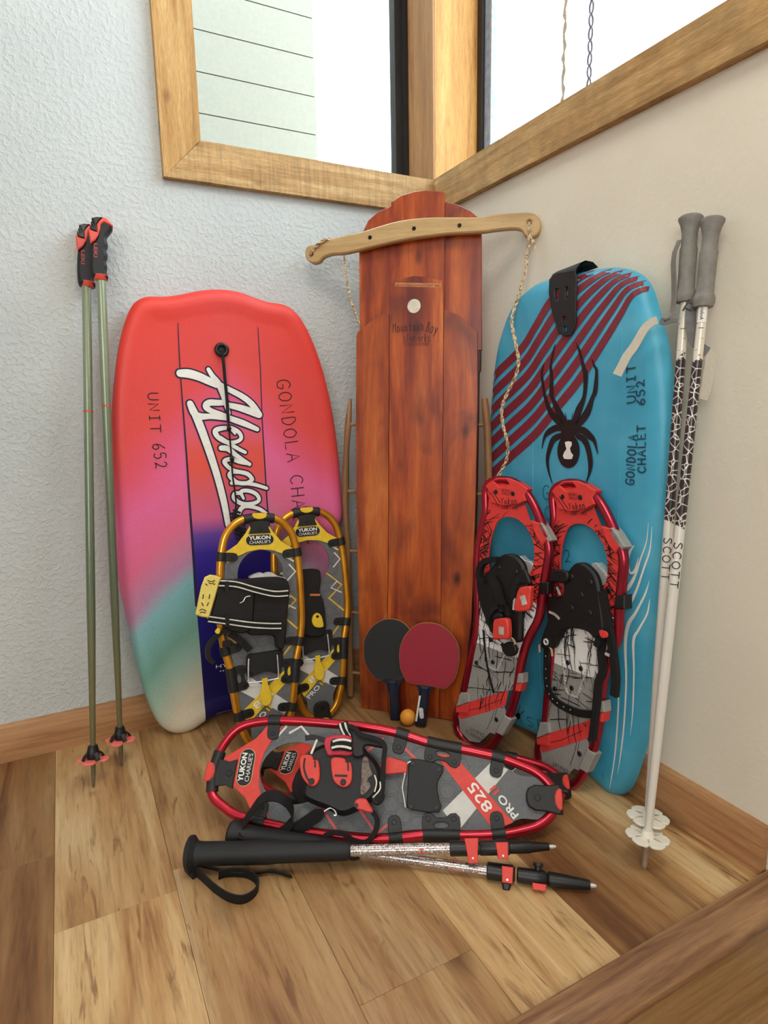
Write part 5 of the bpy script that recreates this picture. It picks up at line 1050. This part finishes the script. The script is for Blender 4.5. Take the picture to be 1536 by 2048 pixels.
for x in (786,806,928,948):
    for q in vee(x,5,.004):shaftmark(P,V,R_,[(a-.002,b) for a,b in q],m_white,r2)
for q,m_ in (([(.005,842),(.004,850),(-.005,862),(-.006,852)],m_white),([(.007,872),(.007,886),(.0,880)],m_white),([(.007,896),(.007,922),(-.007,926),(-.007,894)],m_redp),([(-.006,958),(.006,968),(.006,974),(-.006,974)],m_white)):shaftmark(P,V,R_,q,m_,r2)
k=part('shaft_joint',c(973,1030,[(0,.0095),(.04,.0135),(.5,.0135),(.9,.0140),(1,.010)]),m_plas,r2);lever(P,V,1003,1026,.010,-.014,.0135,k,1)
part('clamp_block',MB().prism(P,[(-.012*sg,V(1003)),(-.012*sg,V(1024)),(-.026*sg,V(1019)),(-.026*sg,V(1007))],-.008,.008,bev=.003),m_plas,k)
k2=part('shaft_joint',c(1034,1094,[(0,.0090),(.03,.0118),(.6,.0125),(.9,.0125),(1,.0085)]),m_plas,r2)
part('clamp_knob',MB().lathe(P.at(.010*sg,V(1076),0),P.at(.022*sg,V(1076),0),[(0,.006),(.5,.006),(.55,.0085),(1,.0085)],14),m_plas,k2)
part('clamp_lever',MB().prism(P,[(-.008*sg,V(1064)),(-.008*sg,V(1092)),(-.018*sg,V(1090)),(-.018*sg,V(1065))],.004,.0125,bev=.001),m_redp,k2)
part('tip_sleeve',c(1094,1180,[(0,.009),(.05,.0118),(.3,.0112),(.95,.0078),(1,.007)]),m_plas,r2);part('metal_tip',c(1179,1193,[(0,.0034),(.6,.0034),(1,.0018)]),m_steel,r2)
TP=PL(FLOOR.w(530,1692),(math.cos(.35),-math.sin(.35),0),(.0,.25,1))
cs=crop(400,1540,5.12)
lp=[TP.w(*q_,n_) for q_,n_ in zip(cs([(380,660),(440,560),(520,440),(600,330),(690,270),(790,270),(880,320),(940,410),(945,500),(890,590),(800,660),(680,700),(540,690),(400,640)]),[.0,.0,0,0,0,0,0,0,.0,.004,.008,.012,.014,.014])]
part('wrist_strap',MB().band(catmull(lp,5),norm(np.array([.35,.8,.15])),.026,.0024),m_web,r2)
lp=[TP.w(*q_,0) for q_ in cs([(700,690),(820,640),(900,600),(1000,520),(1100,480),(1200,420),(1260,400)])]
part('strap_tail',ribbon(MB(),TP,[TP.uv(*q_) for q_ in catmull(cs([(860,700),(960,620),(1060,560),(1180,480),(1260,430)]),4)],[.024]*14+[.02,.014,.008],-.002,.0),m_web,r2)
